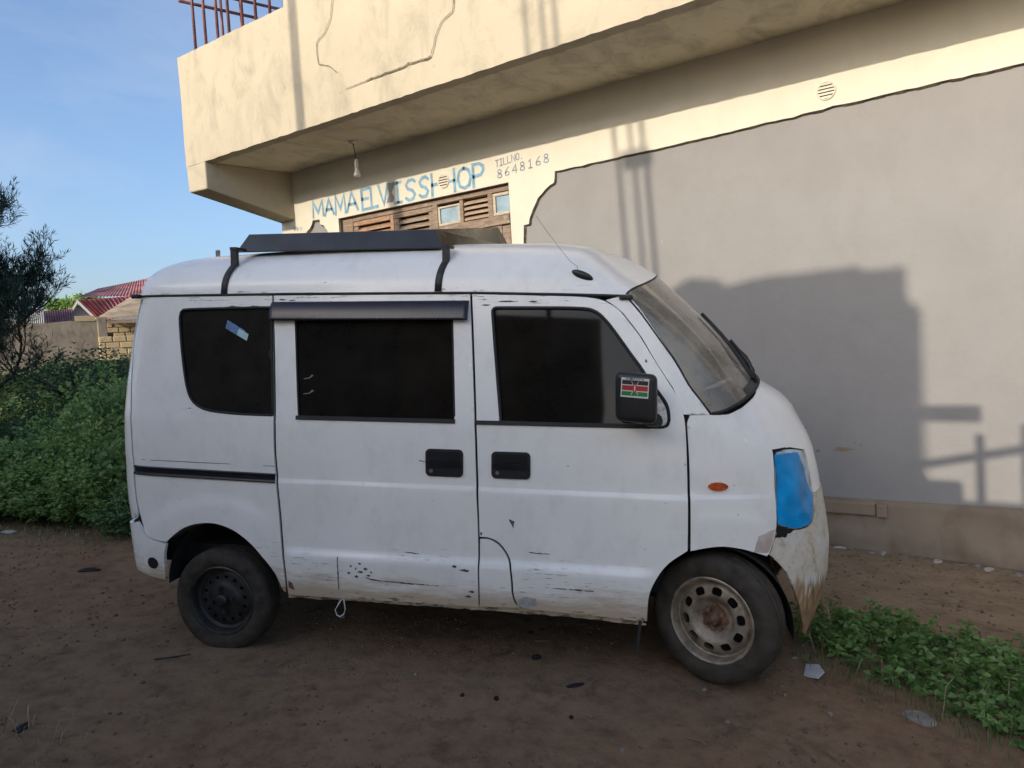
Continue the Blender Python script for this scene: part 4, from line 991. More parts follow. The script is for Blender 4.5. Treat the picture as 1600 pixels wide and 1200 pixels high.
# bare patch of plaster between the V and the I
wpatch('bare_plaster', rough([(-1.93,3.225),(-1.90,3.11),(-1.955,3.02),(-1.845,3.02),(-1.835,3.08),(-1.865,3.12),(-1.83,3.18),(-1.845,3.225),(-1.93,3.225)], .03, .003, 9), M['grey'], YW-.0035, rim=0, step=.05)
def vent(cx, cz, r, name='round_vent'):
    e = bpy.data.objects.new(name, None); link(e, shop); e.location = (cx, 0, cz); e.empty_display_size = .05
    mb = MB(); mb.lathe([(0,-.003),(r,-.003)], 28); mb.build('vent_opening', M['gap'], e)
    mb = MB(); mb.lathe([(r-.004,-.003),(r-.002,-.012),(r+.006,-.012),(r+.009,0)], 28); mb.build('vent_rim', M['cream'], e, True)
    mb = MB()
    for k in range(5):
        z = -r*.78+k*r*.39; w = math.sqrt(max(0, r*r-z*z))*.98; mb.hexa([(-w,-.010,z-.007),(w,-.010,z-.007),(w,-.004,z-.003),(-w,-.004,z-.003),(-w,-.010,z+.004),(w,-.010,z+.004),(w,-.004,z+.010),(-w,-.004,z+.010)])
    mb.build('vent_slats', M['cream'], e)
vent(-1.15, 3.116, .066); vent(2.479, 3.137, .060)
# timber door and shutters under the sign, top part visible over the van
sh = bpy.data.objects.new('wooden_shutters', None); link(sh, shop); sh.empty_display_size = .1
def wb(name, m, *boxes, bev=.004):
    mb = MB()
    for a, b in boxes: mb.box(a, b)
    return bevel(bpart(mb, name, m, sh), bev)
y0 = YW+.055
wb('door_frame', M['wood'], ((DX0,y0,.12),(-2.545,y0+.09,DZ)), ((DX0+.17,y0,2.915),(DX1,y0+.09,DZ)), ((-.405,y0,.12),(DX1,y0+.09,2.915)), ((-1.36,y0-.006,.12),(-1.30,y0+.09,2.915)))
def louvre(x0, x1, z0, z1, m, n, name='louvre_panel', depth=.05):
    mb = MB(); h = (z1-z0)/n
    for k in range(n):
        z = z0+k*h; mb.hexa([(x0,y0+.012,z),(x1,y0+.012,z),(x1,y0+depth+.02,z+h*.55),(x0,y0+depth+.02,z+h*.55),(x0,y0+.012,z+h*.40),(x1,y0+.012,z+h*.40),(x1,y0+depth+.02,z+h*.95),(x0,y0+depth+.02,z+h*.95)])
    return bpart(mb, name, m, sh)
wb('door_stile', M['woodred'], ((-1.975,y0+.004,.12),(-1.925,y0+.05,2.91)), ((-2.54,y0+.004,2.86),(-1.98,y0+.05,2.91)))
wb('door_stile', M['wood'], ((-1.92,y0+.004,2.86),(-1.36,y0+.05,2.91)), ((-1.43,y0+.006,.12),(-1.362,y0+.05,2.855)), ((-1.92,y0+.006,.12),(-1.85,y0+.05,2.855)), ((-2.54,y0+.006,.12),(-2.47,y0+.05,2.855)))
louvre(-2.47,-1.98,2.0,2.855,M['woodred'],13); louvre(-1.85,-1.43,2.0,2.855,M['wood'],13)
wb('door_backing', M['gap'], ((DX0+.02,y0+.10,.12),(DX1-.01,y0+.13,DZ)), bev=.001)
wb('window_frame', M['woodcream'], ((-1.298,y0,2.69),(-1.010,y0+.05,2.715)),((-1.298,y0,2.865),(-1.010,y0+.05,2.885)),((-1.298,y0,2.715),(-1.27,y0+.05,2.865)),((-1.035,y0,2.715),(-1.010,y0+.05,2.865)))
wb('window_pane', M['pane'], ((-1.27,y0+.015,2.715),(-1.035,y0+.022,2.865)), bev=.001)
wb('door_stile', M['wood'], ((-1.008,y0-.004,.12),(-.965,y0+.05,2.914)), ((-.655,y0-.004,2.66),(-.60,y0+.05,2.914)), ((-1.298,y0-.003,2.600),(-.41,y0+.06,2.688)))
louvre(-.964,-.656,2.70,2.905,M['woodpale'],4)
wb('window_frame', M['woodcream'], ((-.598,y0,2.692),(-.407,y0+.05,2.720)),((-.598,y0,2.875),(-.407,y0+.05,2.905)),((-.598,y0,2.72),(-.565,y0+.05,2.875)))
wb('window_pane', M['pane'], ((-.565,y0+.015,2.72),(-.407,y0+.022,2.875)), bev=.001)
wb('door_panel', M['wood'], ((-1.29,y0+.02,.12),(-.52,y0+.06,2.60)), ((-.505,y0+.005,.12),(-.41,y0+.06,2.585)))
# chips and flecks on the grey paint
r_ = random.Random(21)
def blot(name, x, z, w, h, m, seed):
    q = np.random.default_rng(seed); a = np.linspace(0, 2*np.pi, 18, endpoint=False); k = q.uniform(.45, 1.1, 18)
    wpatch(name, [(x+w*k[i]*math.cos(a[i]), z+h*k[i]*math.sin(a[i])) for i in range(18)], m, YW+.0285, rim=0, step=.05)
blot('wall_chip', 2.50, .505, .085, .022, M['brickstep'], 1); blot('wall_chip', 2.62, .545, .02, .008, M['brickstep'], 2); blot('wall_chip', 2.32, .49, .02, .012, M['edge'], 3)
for k in range(9): blot('paint_fleck', r_.uniform(.3, 4.2), r_.uniform(.4, 2.7), r_.uniform(.003, .008), r_.uniform(.003, .010), M['lime'] if k % 3 else M['edge'], 40+k)
# hanging bulb
bulb = thing('hanging_bulb', 'white light bulb in a lamp holder hanging on a short cord under the balcony', 'light bulb', (-1.985, 2.685, 3.611))
mb = MB(); mb.lathe([(0,0),(.045,0),(.045,-.012),(.02,-.03)], 16); mb.v = [(x, z, y) for x, y, z in mb.v]; mb.build('ceiling_rose', M['bulbwhite'], bulb, True)
mb = MB(); mb.tube([(0,0,-.02),(.012,.0,-.10),(.022,0,-.19)], .0045, 6); mb.build('cord', M['strap'], bulb, True)
mb = MB(); mb.lathe([(0,-.185),(.015,-.187),(.02,-.20),(.02,-.27),(.016,-.275)], 16); mb.v = [(x+.024, z, y) for x, y, z in mb.v]; mb.build('lamp_holder', M['bulbwhite'], bulb, True)
mb = MB(); mb.lathe([(.014,-.272),(.018,-.29),(.034,-.335),(.037,-.35),(.034,-.362),(0,-.366)], 20); mb.v = [(x+.026, z, y) for x, y, z in mb.v]; mb.build('bulb', M['bulbwhite'], bulb, True)

# ------------------------------------------------------------------ ground
def gz(x, y):
    xx = np.clip(x, -60, 25); yy = np.clip(y, -6, 8)
    return -(.0622*xx+.0143*yy)/.998+.040*np.exp(-((x-2.55)**2+(y-.42)**2)/1.1)
def bumps(x, y):
    h = np.zeros_like(x)
    for k, (fx, fy, ph, a) in enumerate(((1.3,.9,.3,.016),(2.7,-1.9,1.1,.010),(-3.9,5.1,2.2,.006),(7.7,6.3,.7,.0035),(11.3,-9.1,1.9,.0025),(17,13,.2,.0016),(-23,29,1.2,.001))):
        h += a*np.sin(fx*x+.6*np.sin(fy*y*.7+ph)+ph)*np.cos(fy*y+.5*np.sin(fx*x*.9)+ph*2)
    return h
def seg(a, b, d): return list(np.arange(a, b, d))
gx = np.array(sorted(set(np.round(seg(-400,-60,40)+seg(-60,-12,3)+seg(-12,-4,.4)+seg(-4,4.4,.05)+seg(4.4,12,.5)+seg(12,60,6)+seg(60,401,40), 3))))
gy = np.array(sorted(set(np.round(seg(-400,-40,40)+seg(-40,-6,3)+seg(-6,-2.2,.3)+seg(-2.2,3.3,.05)+seg(3.3,12,.6)+seg(12,60,4)+seg(60,401,40), 3))))
X, Y = np.meshgrid(gx, gy); rel = bumps(X, Y)*np.clip(1.4-np.maximum(0, np.abs(X)-5)*.1, 0, 1)
# tyre dents: keep the soil under the wheels at the contact height
Z = gz(X, Y)+rel*.8
Z = Z+0*rel; Z = np.where((Y > 3.0) & (X > -3.9), np.minimum(Z, gz(X, Y)-.03), Z)
nx = len(gx); ny = len(gy); I = np.arange(nx*ny).reshape(ny, nx)
F = np.stack([I[:-1,:-1], I[:-1,1:], I[1:,1:], I[1:,:-1]], -1).reshape(-1, 4)
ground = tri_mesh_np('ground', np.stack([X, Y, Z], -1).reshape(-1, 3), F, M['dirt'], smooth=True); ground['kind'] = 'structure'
def gh(x, y): return float(gz(np.array(x), np.array(y))+.8*bumps(np.array([x]), np.array([y]))[0])

# ------------------------------------------------------------------ vegetation
def leaves_np(P, D, size, aspect=.5, fold=.25, droop=.0, rng=None, sv=.35):
    """one folded four-point leaf (2 triangles) per row, P base, D direction"""
    rng = rng or RNG; n = len(P); D = D/np.maximum(np.linalg.norm(D, axis=1, keepdims=True), 1e-9)
    r = rng.normal(size=(n, 3)); r[:, 2] *= .45; side = np.cross(D, r+np.array([0, 0, 1.0])*1.2); side = np.cross(side, D); side = np.cross(D, side)
    side /= np.maximum(np.linalg.norm(side, axis=1, keepdims=True), 1e-9); up = np.cross(side, D)
    L = (size*(1+sv*rng.uniform(-1, 1, n)))[:, None]
    a = P; b = P+D*L*.5+side*L*aspect*.5+up*L*fold*.35; c = P+D*L-np.array([0, 0, 1])*L*droop; d = P+D*L*.5-side*L*aspect*.5+up*L*fold*.35
    V = np.stack([a, b, c, d], 1).reshape(-1, 3); i = np.arange(n)[:, None]*4
    F = np.concatenate([i+np.array([[0, 1, 2]]), i+np.array([[0, 2, 3]])], 0)
    return V, F
def tubes_np(paths, radii, n=4):
    V = []; F = []; b = 0
    for p, r in zip(paths, radii):
        p = np.asarray(p); m = len(p); t = np.gradient(p, axis=0); t /= np.maximum(np.linalg.norm(t, axis=1, keepdims=True), 1e-9)
        ref = np.array([.3, .2, .93]); u = np.cross(t, ref); u /= np.maximum(np.linalg.norm(u, axis=1, keepdims=True), 1e-9); w = np.cross(t, u)
        rr = np.broadcast_to(np.asarray(r, float), (m,))
        for k in range(n):
            a = 2*np.pi*k/n; V.append(p+(u*np.cos(a)+w*np.sin(a))*rr[:, None])
        base = b
        for k in range(n):
            k2 = (k+1) % n
            for i in range(m-1): F.append((base+k*m+i, base+k2*m+i, base+k2*m+i+1, base+k*m+i+1))
        b += n*m
    return np.vstack(V), np.array(F)
def shrub_mesh(seed, rad, h, stems, per, leaf, aspect, spread=.55):
    r = np.random.default_rng(seed); P = []; D = []; paths = []; rads = []
    for _ in range(stems):
        a = r.uniform(0, 2*np.pi); q = math.sqrt(r.uniform(0, 1)); el = r.uniform(.15, 1)
        tip = np.array([rad*q*math.cos(a), rad*q*math.sin(a), h*(1-.55*q**2)*(.55+.45*el)])
        tip += r.normal(0, .07*rad, 3)
        if r.random() < .10: tip = tip*np.array([1.05, 1.05, 1.0])+np.array([0, 0, h*r.uniform(.12, .32)])
        b = tip*np.array([.35, .35, 0])+r.normal(0, .04, 3)*np.array([1, 1, 0])
        mid = (b+tip)/2+r.normal(0, .06*rad, 3)+np.array([0, 0, .12*h])
        t = np.linspace(0, 1, 7)[:, None]; path = (1-t)**2*b+2*t*(1-t)*mid+t**2*tip
        paths.append(path); rads.append(np.linspace(.006, .002, 7))
        tt = r.uniform(.25, 1, per)**.8
        pos = np.stack([np.interp(tt, t[:, 0], path[:, k]) for k in range(3)], 1)
        d = r.normal(size=(per, 3)); d[:, 2] = d[:, 2]*.5+.35; d += (pos-np.array([0, 0, h*.3]))*.5/rad
        P.append(pos+r.normal(0, leaf*.6, (per, 3))); D.append(d)
    LV, LF = leaves_np(np.vstack(P), np.vstack(D), leaf, aspect, droop=.25, rng=r)
    SV, SF = tubes_np(paths, rads, 3)
    return LV, LF, SV, SF
def shrub(name, label, cat, loc, seed, rad, h, stems, per, leaf, aspect, lm, group=None, proto=None, rotz=0, sc=1):
    e = thing(name, label, cat, loc, rotz, group); e.scale = (sc, sc, sc)
    if proto is None:
        LV, LF, SV, SF = shrub_mesh(seed, rad, h, stems, per, leaf, aspect)
        tri_mesh_np('foliage', LV, LF, lm, e); tri_mesh_np('stems', SV, SF, M['stem'], e)
    else:
        tone = random.Random(int(abs(loc[0])*1e4)+len(bpy.data.objects)).choice(TONES.get(proto.name.split('.')[0], [None]))
        for ch in proto.children:
            c = ch.copy(); COL.objects.link(c); c.parent = e
            if tone and ch.name.startswith('foliage'): c.material_slots[0].link = 'OBJECT'; c.material_slots[0].material = M[tone]
    return e
TONES = {'weed_bush': ['leaf', 'leaf', 'leafb', 'leafc'], 'dark_bush': ['leafdark', 'leafdark', 'leaf'], 'sunlit_bush': ['leafyel', 'leafb']}
def atpx(u, D): return (3.64478+(-1.138+u/180*.128)*D, -2.78663+(.431+u/180*.089)*D)
G1 = 'leafy green weed bushes behind the van'; L1 = 'leafy green weed bush in the mass at the edge of the dirt'
G2 = 'dark bushes behind the weeds'; L2 = 'dark green bush rising behind the front weeds'
G3 = 'sunlit bushes near the boundary wall'; L3 = 'yellow-green sunlit bush in front of the boundary wall'
protos = [shrub('weed_bush', L1, 'bush', (0, 0, 0), 1, .60, .72, 190, 40, .052, .62, M['leaf'], G1), shrub('weed_bush', L1, 'bush', (0, 0, 0), 2, .58, .80, 180, 40, .050, .55, M['leaf'], G1),
          shrub('dark_bush', L2, 'bush', (0, 0, 0), 12, .80, .90, 170, 46, .055, .5, M['leafdark'], G2), shrub('dark_bush', L2, 'bush', (0, 0, 0), 13, .72, .95, 160, 46, .052, .55, M['leafdark'], G2),
          shrub('sunlit_bush', L3, 'bush', (0, 0, 0), 21, 1.1, .62, 150, 45, .075, .55, M['leafyel'], G3)]
used = set()
def put(k, u, D, sc, rz, hz=1.0, label=None):
    x, y = atpx(u, D); pr_ = protos[k]; nm, lb, g = (('weed_bush', L1, G1), ('weed_bush', L1, G1), ('dark_bush', L2, G2), ('dark_bush', L2, G2), ('sunlit_bush', L3, G3))[k]
    if k not in used: e = pr_; used.add(k)
    else: e = shrub(nm, lb, 'bush', (0, 0, 0), 0, 0, 0, 0, 0, 0, 0, None, g, pr_)
    e.location = (x, y, gh(x, y)-.03); e.rotation_euler = (0, 0, rz); e.scale = (sc, sc, sc*hz)
    if label: e['label'] = label
    return e
for k, u, D, sc, rz, hz in ((0,10,6.35,.95,1.2,.75),(1,80,6.25,.9,2.4,.8),(0,140,6.2,.85,.3,.9),(1,-60,6.5,1.0,4.4,.8),(0,-20,7.0,1.0,2.0,.65),(1,45,6.95,1.0,3.6,.8),(0,105,6.8,1.0,5.1,1.0),(1,160,6.7,.95,.9,1.12),
                            (1,-40,7.6,1.0,1.9,.6),(0,25,7.6,1.0,2.8,.7),(1,85,7.5,1.0,.2,.95),(0,140,7.3,1.05,4.0,1.35),(1,190,7.2,1.1,5.5,1.4),(0,215,6.5,1.0,2.2,1.25)): put(k, u, D, sc, rz, hz)
put(1, 186, 5.85, .62, 1.5, .9, 'smallest weed bush, right beside the tail of the van')
for k, u, D, sc, rz, hz in ((2,10,8.4,.9,.5,.65),(3,62,8.5,.9,1.5,.95),(2,104,8.5,.95,2.5,1.0),(3,145,8.3,.95,3.6,1.1),(2,185,8.2,1.0,4.4,1.2),(3,225,8.0,1.0,5.2,1.2),(2,-45,8.8,1.0,.1,.7),(3,125,9.4,1.0,1.1,1.05),(2,170,9.6,1.0,2.2,1.15)): put(k, u, D, sc, rz, hz)
for u, D, sc, rz, hz in ((20,11.5,1.0,1,.75),(70,12,1.1,2,.8),(-30,12,1.1,2.8,.75),(110,12.5,1.1,3.7,.9),(40,14,1.2,4.6,.8),(150,12,1.1,.4,1.1),(0,15,1.3,1.4,.8),(90,16,1.3,5,.9),(190,11,1.1,2.6,1.25),(130,17,1.4,3.1,1.0)): put(4, u, D, sc, rz, hz)

def needle_tree(name, label, loc, seed, H, crown, lean=(0, 0)):
    """small tree of fine upswept leafless-looking twigs"""
    r = np.random.default_rng(seed); e = thing(name, label, 'tree', loc)
    paths = []; rads = []; tw = []; twr = []; P = []; D = []
    top = np.array([lean[0], lean[1], H])
    t = np.linspace(0, 1, 10)[:, None]; trunk = top*t+np.c_[.08*np.sin(t*5), .06*np.cos(t*4), 0*t]
    paths.append(trunk); rads.append(np.linspace(.065, .018, 10))
    def branch(p0, d, L, rr, lvl):
        n = 6; p = [p0]; d = d/np.linalg.norm(d)
        for i in range(n):
            d = d+r.normal(0, .16, 3)+np.array([0, 0, .07]); d /= np.linalg.norm(d); p.append(p[-1]+d*L/n)
        p = np.array(p)
        (paths if lvl < 2 else tw).append(p); (rads if lvl < 2 else twr).append(np.linspace(rr, rr*.45, n+1))
        if lvl < 3:
            k = (10, 8, 5)[lvl]
            for _ in range(k):
                f = r.uniform(.2, 1); i = int(f*n); q = p[min(i, n)]
                a = r.normal(0, 1, 3); a[2] = abs(a[2])*.4+.1
                branch(q, d*.75+a*.62, L*(.58 if lvl < 2 else .62)*r.uniform(.7, 1.1), rr*.45, lvl+1)
        else:
            m = 9; f = r.uniform(.15, 1, m); pos = np.stack([np.interp(f, np.linspace(0, 1, n+1), p[:, k]) for k in range(3)], 1)
            P.append(pos); D.append(r.normal(0, .5, (m, 3))+d)
    for k in range(13):
        f = .28+.68*k/12; a = k*2.4+r.uniform(-.4, .4)
        branch(trunk[int(f*9)], np.array([math.cos(a), math.sin(a), .35+.35*f]), crown*(1.1-.45*f)*r.uniform(.85, 1.1), .022, 0)
    V, F = tubes_np(paths, rads, 5); tri_mesh_np('trunk', V, F, M['bark'], e)
    V, F = tubes_np(tw, [q*1.0 for q in twr], 3); V2, F2 = leaves_np(np.vstack(P), np.vstack(D), .085, .10, 0, rng=r)
    nv = len(V); F = np.vstack([F[:, [0, 1, 2]], F[:, [0, 2, 3]]])
    tri_mesh_np('crown', np.vstack([V, V2]), np.vstack([F, F2+nv]), M['needle'], e)
    return e
needle_tree('twiggy_tree', 'dark small tree with fine bare-looking upswept twigs at the left edge', (-6.62,.76,gh(-6.62,.76)), 5, 3.05, 1.25)
def leafy_tree(name, label, loc, seed, H, rad, leaf, nl, lm, group=None, flat=.6):
    r = np.random.default_rng(seed); e = thing(name, label, 'tree', loc, 0, group); paths = []; rads = []; P = []; D = []
    paths.append(np.array([[0,0,0],[.03*H,0,.3*H],[0,.02*H,.6*H]])); rads.append(np.array([.035, .028, .02])*H)
    for k in range(9):
        a = k*2.4; q = r.uniform(.35, .85); tip = np.array([rad*q*math.cos(a), rad*q*math.sin(a), H*r.uniform(.6, .95)]); b = np.array([0, 0, H*r.uniform(.3, .55)])
        m = (b+tip)/2+np.array([0, 0, .05*H]); paths.append(np.array([b, m, tip])); rads.append(np.array([.016, .011, .005])*H)
        for _ in range(nl):
            c = tip+r.normal(0, 1, 3)*np.array([rad*.30, rad*.30, rad*.2*flat]); n = 26
            P.append(c+r.normal(0, 1, (n, 3))*rad*np.array([.10, .10, .06])); D.append(r.normal(0, 1, (n, 3))*np.array([1, 1, .5]))
    V, F = tubes_np(paths, rads, 6); tri_mesh_np('trunk', V, F, M['bark'], e)
    V, F = leaves_np(np.vstack(P), np.vstack(D), leaf, .5, rng=r); tri_mesh_np('crown', V, F, lm, e); return e
leafy_tree('thorn_tree', 'small dark thorn tree with layered foliage in front of the boundary wall', (-6.43,1.82,gh(-6.43,1.82)), 31, 1.35, .85, .05, 16, M['leafdark'])
leafy_tree('reflection_block_tree', 'broad dark tree added out of the picture to the left, darkening the window reflections', (-15.5,-8.5,.7), 52, 6.0, 3.0, .22, 50, M['leafdark'])  # unseen tree added to darken what the van windows mirror
GT = 'round trees far beyond the red roofs'
leafy_tree('far_tree', 'rounded green tree far beyond the red roofs', (-62.5,27.3,2.9), 41, 4.5, 1.5, .34, 22, M['leaf'], GT)
leafy_tree('far_tree', 'rounded green tree far beyond the red roofs', (-63.0,29.1,2.9), 42, 4.7, 1.4, .34, 22, M['leaf'], GT)
leafy_tree('far_tree', 'rounded green tree far beyond the red roofs', (-67.0,28.8,2.9), 43, 4.0, 2.0, .4, 22, M['leaf'], GT)

# right-hand ground cover: broad-leaf weeds and straggling grass
def in_patch(x, y):
    u = (x-2.62)/1.9
    lo = 1.05-.42*u-.25*np.sin(u*6)*.2; hi = 1.30+.55*u
    return (x > 2.55) & (y > lo-.25*(x-2.55)) & (y < hi+.1*np.sin(x*5))
r = np.random.default_rng(77); pts = np.c_[r.uniform(2.5, 5.6, 5200), r.uniform(-.4, 3.0, 5200)]
pts = pts[in_patch(pts[:, 0], pts[:, 1])]
dens = .5+.5*np.sin(pts[:, 0]*4.1+1)*np.cos(pts[:, 1]*5.3)+r.normal(0, .25, len(pts)); pts = pts[dens > .22]
P = []; D = []; paths = []; rads = []
for x, y in pts[:1900]:
    z = gh(x, y); h = r.uniform(.03, .15)*(1 if y > .9 else .6); k = r.integers(9, 18)
    tip = np.array([x+r.normal(0, .05), y+r.normal(0, .05), z+h]); b = np.array([x, y, z-.01]); paths.append(np.array([b, (b+tip)/2+r.normal(0, .012, 3), tip])); rads.append(np.array([.0028, .0022, .0014]))
    f = r.uniform(.3, 1, k)[:, None]; P.append(b+(tip-b)*f); dd = r.normal(0, 1, (k, 3)); dd[:, 2] = abs(dd[:, 2])*.4; D.append(dd)
LV, LF = leaves_np(np.vstack(P), np.vstack(D), .036, .6, droop=.2, rng=r, sv=.55); SV, SF = tubes_np(paths, rads, 3); SF = np.vstack([SF[:, [0, 1, 2]], SF[:, [0, 2, 3]]])
wv = tri_mesh_np('ground_weeds', np.vstack([LV, SV]), np.vstack([LF, SF+len(LV)]), M['weedleaf']); wv['kind'] = 'stuff'
tag(wv, 'low broad-leaved green weeds spreading in front of the van by the grey wall', 'weeds')
def blades(pts, hmin, hmax, w, rng, bend=.6):
    V = []; F = []
    for x, y in pts:
        z = gh(x, y)-.004; h = rng.uniform(hmin, hmax); a = rng.uniform(0, 2*np.pi); d = np.array([math.cos(a), math.sin(a), 0]); s = np.array([-d[1], d[0], 0])*w; k = rng.uniform(.2, 1)*bend
        p0 = np.array([x, y, z]); p1 = p0+np.array([0, 0, h*.6])+d*h*.25*k; p2 = p0+np.array([0, 0, h*(1-.45*k)])+d*h*.85*k
        b = len(V); V += [p0-s, p0+s, p1-s*.8, p1+s*.8, p2]; F += [(b, b+1, b+3), (b, b+3, b+2), (b+2, b+3, b+4)]
    return np.array(V), np.array(F)
q = np.c_[r.uniform(2.65, 5.4, 9000), r.uniform(-.3, 2.4, 9000)]; q = q[in_patch(q[:, 0], q[:, 1]-.0) | (in_patch(q[:, 0], q[:, 1]+.22))]
V, F = blades(q[:4200], .03, .12, .0018, r, 1.5)
ga = tri_mesh_np('grass_tufts', V, F, M['grass']); ga['kind'] = 'stuff'; tag(ga, 'straggling thin grass blades along the edge of the weed patch', 'grass')
q = q[r.random(len(q)) < .03]; V, F = blades(q, .10, .24, .0022, r, 1.5)
V2, F2 = blades(np.c_[r.normal(.30, .16, 60), r.normal(-1.62, .10, 60)], .05, .14, .0018, r, 1.6)
ga = tri_mesh_np('dry_grass', np.vstack([V, V2]), np.vstack([F, F2+len(V)]), M['straw']); ga['kind'] = 'stuff'; tag(ga, 'dry straw-coloured grass stalks on the bare soil', 'dry grass')
def rock(name, label, cat, x, y, s, m, seed, sq=.6, lift=.3):
    r_ = np.random.default_rng(seed); bm = bmesh.new(); bmesh.ops.create_icosphere(bm, subdivisions=3, radius=1)
    k = r_.normal(0, 1, (6, 3)); ph = r_.uniform(0, 6, 6)
    for v in bm.verts:
        d = 1+sum(.10*math.sin(2.2*float(k[i] @ np.array(v.co))+ph[i]) for i in range(6)); v.co *= d
        v.co.x *= s[0]; v.co.y *= s[1]; v.co.z *= s[2]
    me = bpy.data.meshes.new(name); bm.to_mesh(me); bm.free(); me.materials.append(m); me.polygons.foreach_set('use_smooth', np.ones(len(me.polygons), dtype=bool))
    o = link(bpy.data.objects.new(name, me)); o.location = (x, y, gh(x, y)+s[2]*lift); o.rotation_euler = (0, 0, float(r_.uniform(0, 6))); return tag(o, label, cat)
# crumbs of soil and grit lying on the packed dirt
def crumbs(name, label, cat, n, s0, s1, m, seed):
    r = np.random.default_rng(seed); x = r.uniform(-3.2, 4.2, n); y = r.uniform(-1.9, 3.0, n); k = (r.random(n) < .35+.65*(np.sin(x*2.1+1)*np.cos(y*2.7) > -.2)); x, y = x[k], y[k]; n = len(x)
    s = s0*(s1/s0)**(r.random(n)**2.2); z = np.array(gz(x, y))+.8*bumps(x, y); O = np.array([[1,0,0],[0,1,0],[-1,0,0],[0,-1,0],[0,0,.8],[0,0,-.6]])
    V = O[None]*s[:, None, None]*r.uniform(.55, 1.3, (n, 6, 1)); a = r.uniform(0, 6.28, n); c, sn = np.cos(a)[:, None], np.sin(a)[:, None]
    V = np.stack([V[..., 0]*c-V[..., 1]*sn, V[..., 0]*sn+V[..., 1]*c, V[..., 2]], -1)+np.stack([x, y, z+s*.2], -1)[:, None]
    f = np.array([[0,1,4],[1,2,4],[2,3,4],[3,0,4],[1,0,5],[2,1,5],[3,2,5],[0,3,5]]); F = (np.arange(n)[:, None, None]*6+f[None]).reshape(-1, 3)
    o = tri_mesh_np(name, V.reshape(-1, 3), F, m); o['kind'] = 'stuff'; tag(o, label, cat)
crumbs('soil_crumbs', 'loose brown crumbs of soil scattered over the packed dirt', 'soil', 17000, .0018, .013, M['crumb'], 5)
r9 = np.random.default_rng(4)
for k in range(16):
    x_ = 2.45+k*.11+r9.uniform(-.04, .04); rock('plaster_lump', 'pale lump of fallen plaster along the foot of the grey wall', 'plaster', x_, 2.93+r9.uniform(-.05, .03), (r9.uniform(.02, .05), r9.uniform(.015, .03), r9.uniform(.008, .018)), M['stonegrey'] if k % 3 else M['lime'], 200+k, lift=.1)['group'] = 'fallen plaster lumps along the wall foot'
crumbs('grit', 'tiny pale grit scattered over the packed dirt', 'grit', 2600, .0016, .006, M['stonegrey'], 6)
# small weeds under the left bushes and crumbs of soil
q = np.c_[r.uniform(-4.6, -1.9, 1400), r.normal(0, .22, 1400)]; q[:, 1] += np.interp(q[:, 0], [-4.6, -3.2, -2.0], [-.95, -.35, .20])
V, F = blades(q[:700], .02, .07, .003, r, 1.2); ga = tri_mesh_np('verge_grass', V, F, M['leaf']); ga['kind'] = 'stuff'; tag(ga, 'short green grass fringe under the weed bushes', 'grass')

# ------------------------------------------------------------------ background left: walls and houses
def cam_dir(u):    # horizontal bearing of things far left
    return Vector((-1.138+(u/180)*.128, .431+(u/180)*.089, 0))
CAM = Vector((3.64478, -2.78663, 1.44089))
def at(u, D): d = cam_dir(u); return Vector((CAM.x+d.x*D, CAM.y+d.y*D, 0))
def frame(u, D, zb):
    """ground-standing local frame facing the camera: x to the right, y away"""
    p = at(u, D); d = cam_dir(u).normalized(); return Vector((p.x, p.y, zb)), math.atan2(d.y, d.x)-math.pi/2
M['blockwall'] = plaster_mat('stone_blocks', (.42, .335, .20), (.24, .18, .11), .6, .4)
M['oldwall'] = plaster_mat('old_boundary_wall', (.255, .22, .17), (.12, .105, .08), .9, .7)
M['redroof'] = simple('red_iron_sheet', (.33, .055, .050), .5, var=.35, vscale=1.5)
M['redfaded'] = simple('faded_red_iron_sheet', (.36, .13, .11), .6, var=.4, vscale=.9)
M['maroon'] = simple('maroon_iron_sheet', (.13, .04, .045), .6, var=.45, vscale=1.2)
M['tin'] = simple('galvanised_sheet', (.36, .37, .37), .5, .2, var=.15, vscale=1.5)
M['tanroof'] = simple('rusty_tin_roof', (.32, .245, .155), .7, var=.3, vscale=2)
M['greywash'] = simple('grey_wash_wall', (.30, .30, .31), .9, var=.15)
M['whitefascia'] = simple('white_fascia_board', (.62, .60, .57), .7, var=.1)
D0 = 27.0; pm = D0/1156.0
# boundary wall
o, rz = frame(75, D0, 1.45); bw = thing('boundary_wall', 'long weathered grey-brown boundary wall behind the bushes', 'wall', o, rz)
def rough_wall(x0, x1, h, th, name, m, parent, seed, amp=.03, st=.35):
    r_ = np.random.default_rng(seed); xs = np.arange(x0, x1+st, st); V = []; F = []; nz = 8
    for x in xs:
        top = h+r_.normal(0, amp)
        for k in range(nz): V.append((x, r_.normal(0, .006), -1+(top+1)*k/(nz-1)))
        V.append((x, th, top)); V.append((x, th, -1))
    c = nz+2
    for i in range(len(xs)-1):
        for k in range(c): F.append((i*c+k, (i+1)*c+k, (i+1)*c+(k+1) % c, i*c+(k+1) % c))
    mb = MB(); mb.add(V, F); mb.add(V[:c], [tuple(range(c))]); mb.add(V[-c:], [tuple(range(c))]); return mb.build(name, m, parent)
rough_wall(-75*pm*1.6, 72*pm, 1.80, .2, 'wall_panel', M['oldwall'], bw, 1)
mb = MB(); mb.box((66*pm,-.12,-1),(80*pm,.3,1.94)); bevel(mb.build('wall_pillar', M['oldwall'], bw), .03)
mb = MB()
mb.box((36*pm,-.03,1.80),(64*pm,.2,2.0)); mb.build('coping', M['blockwall'], bw)
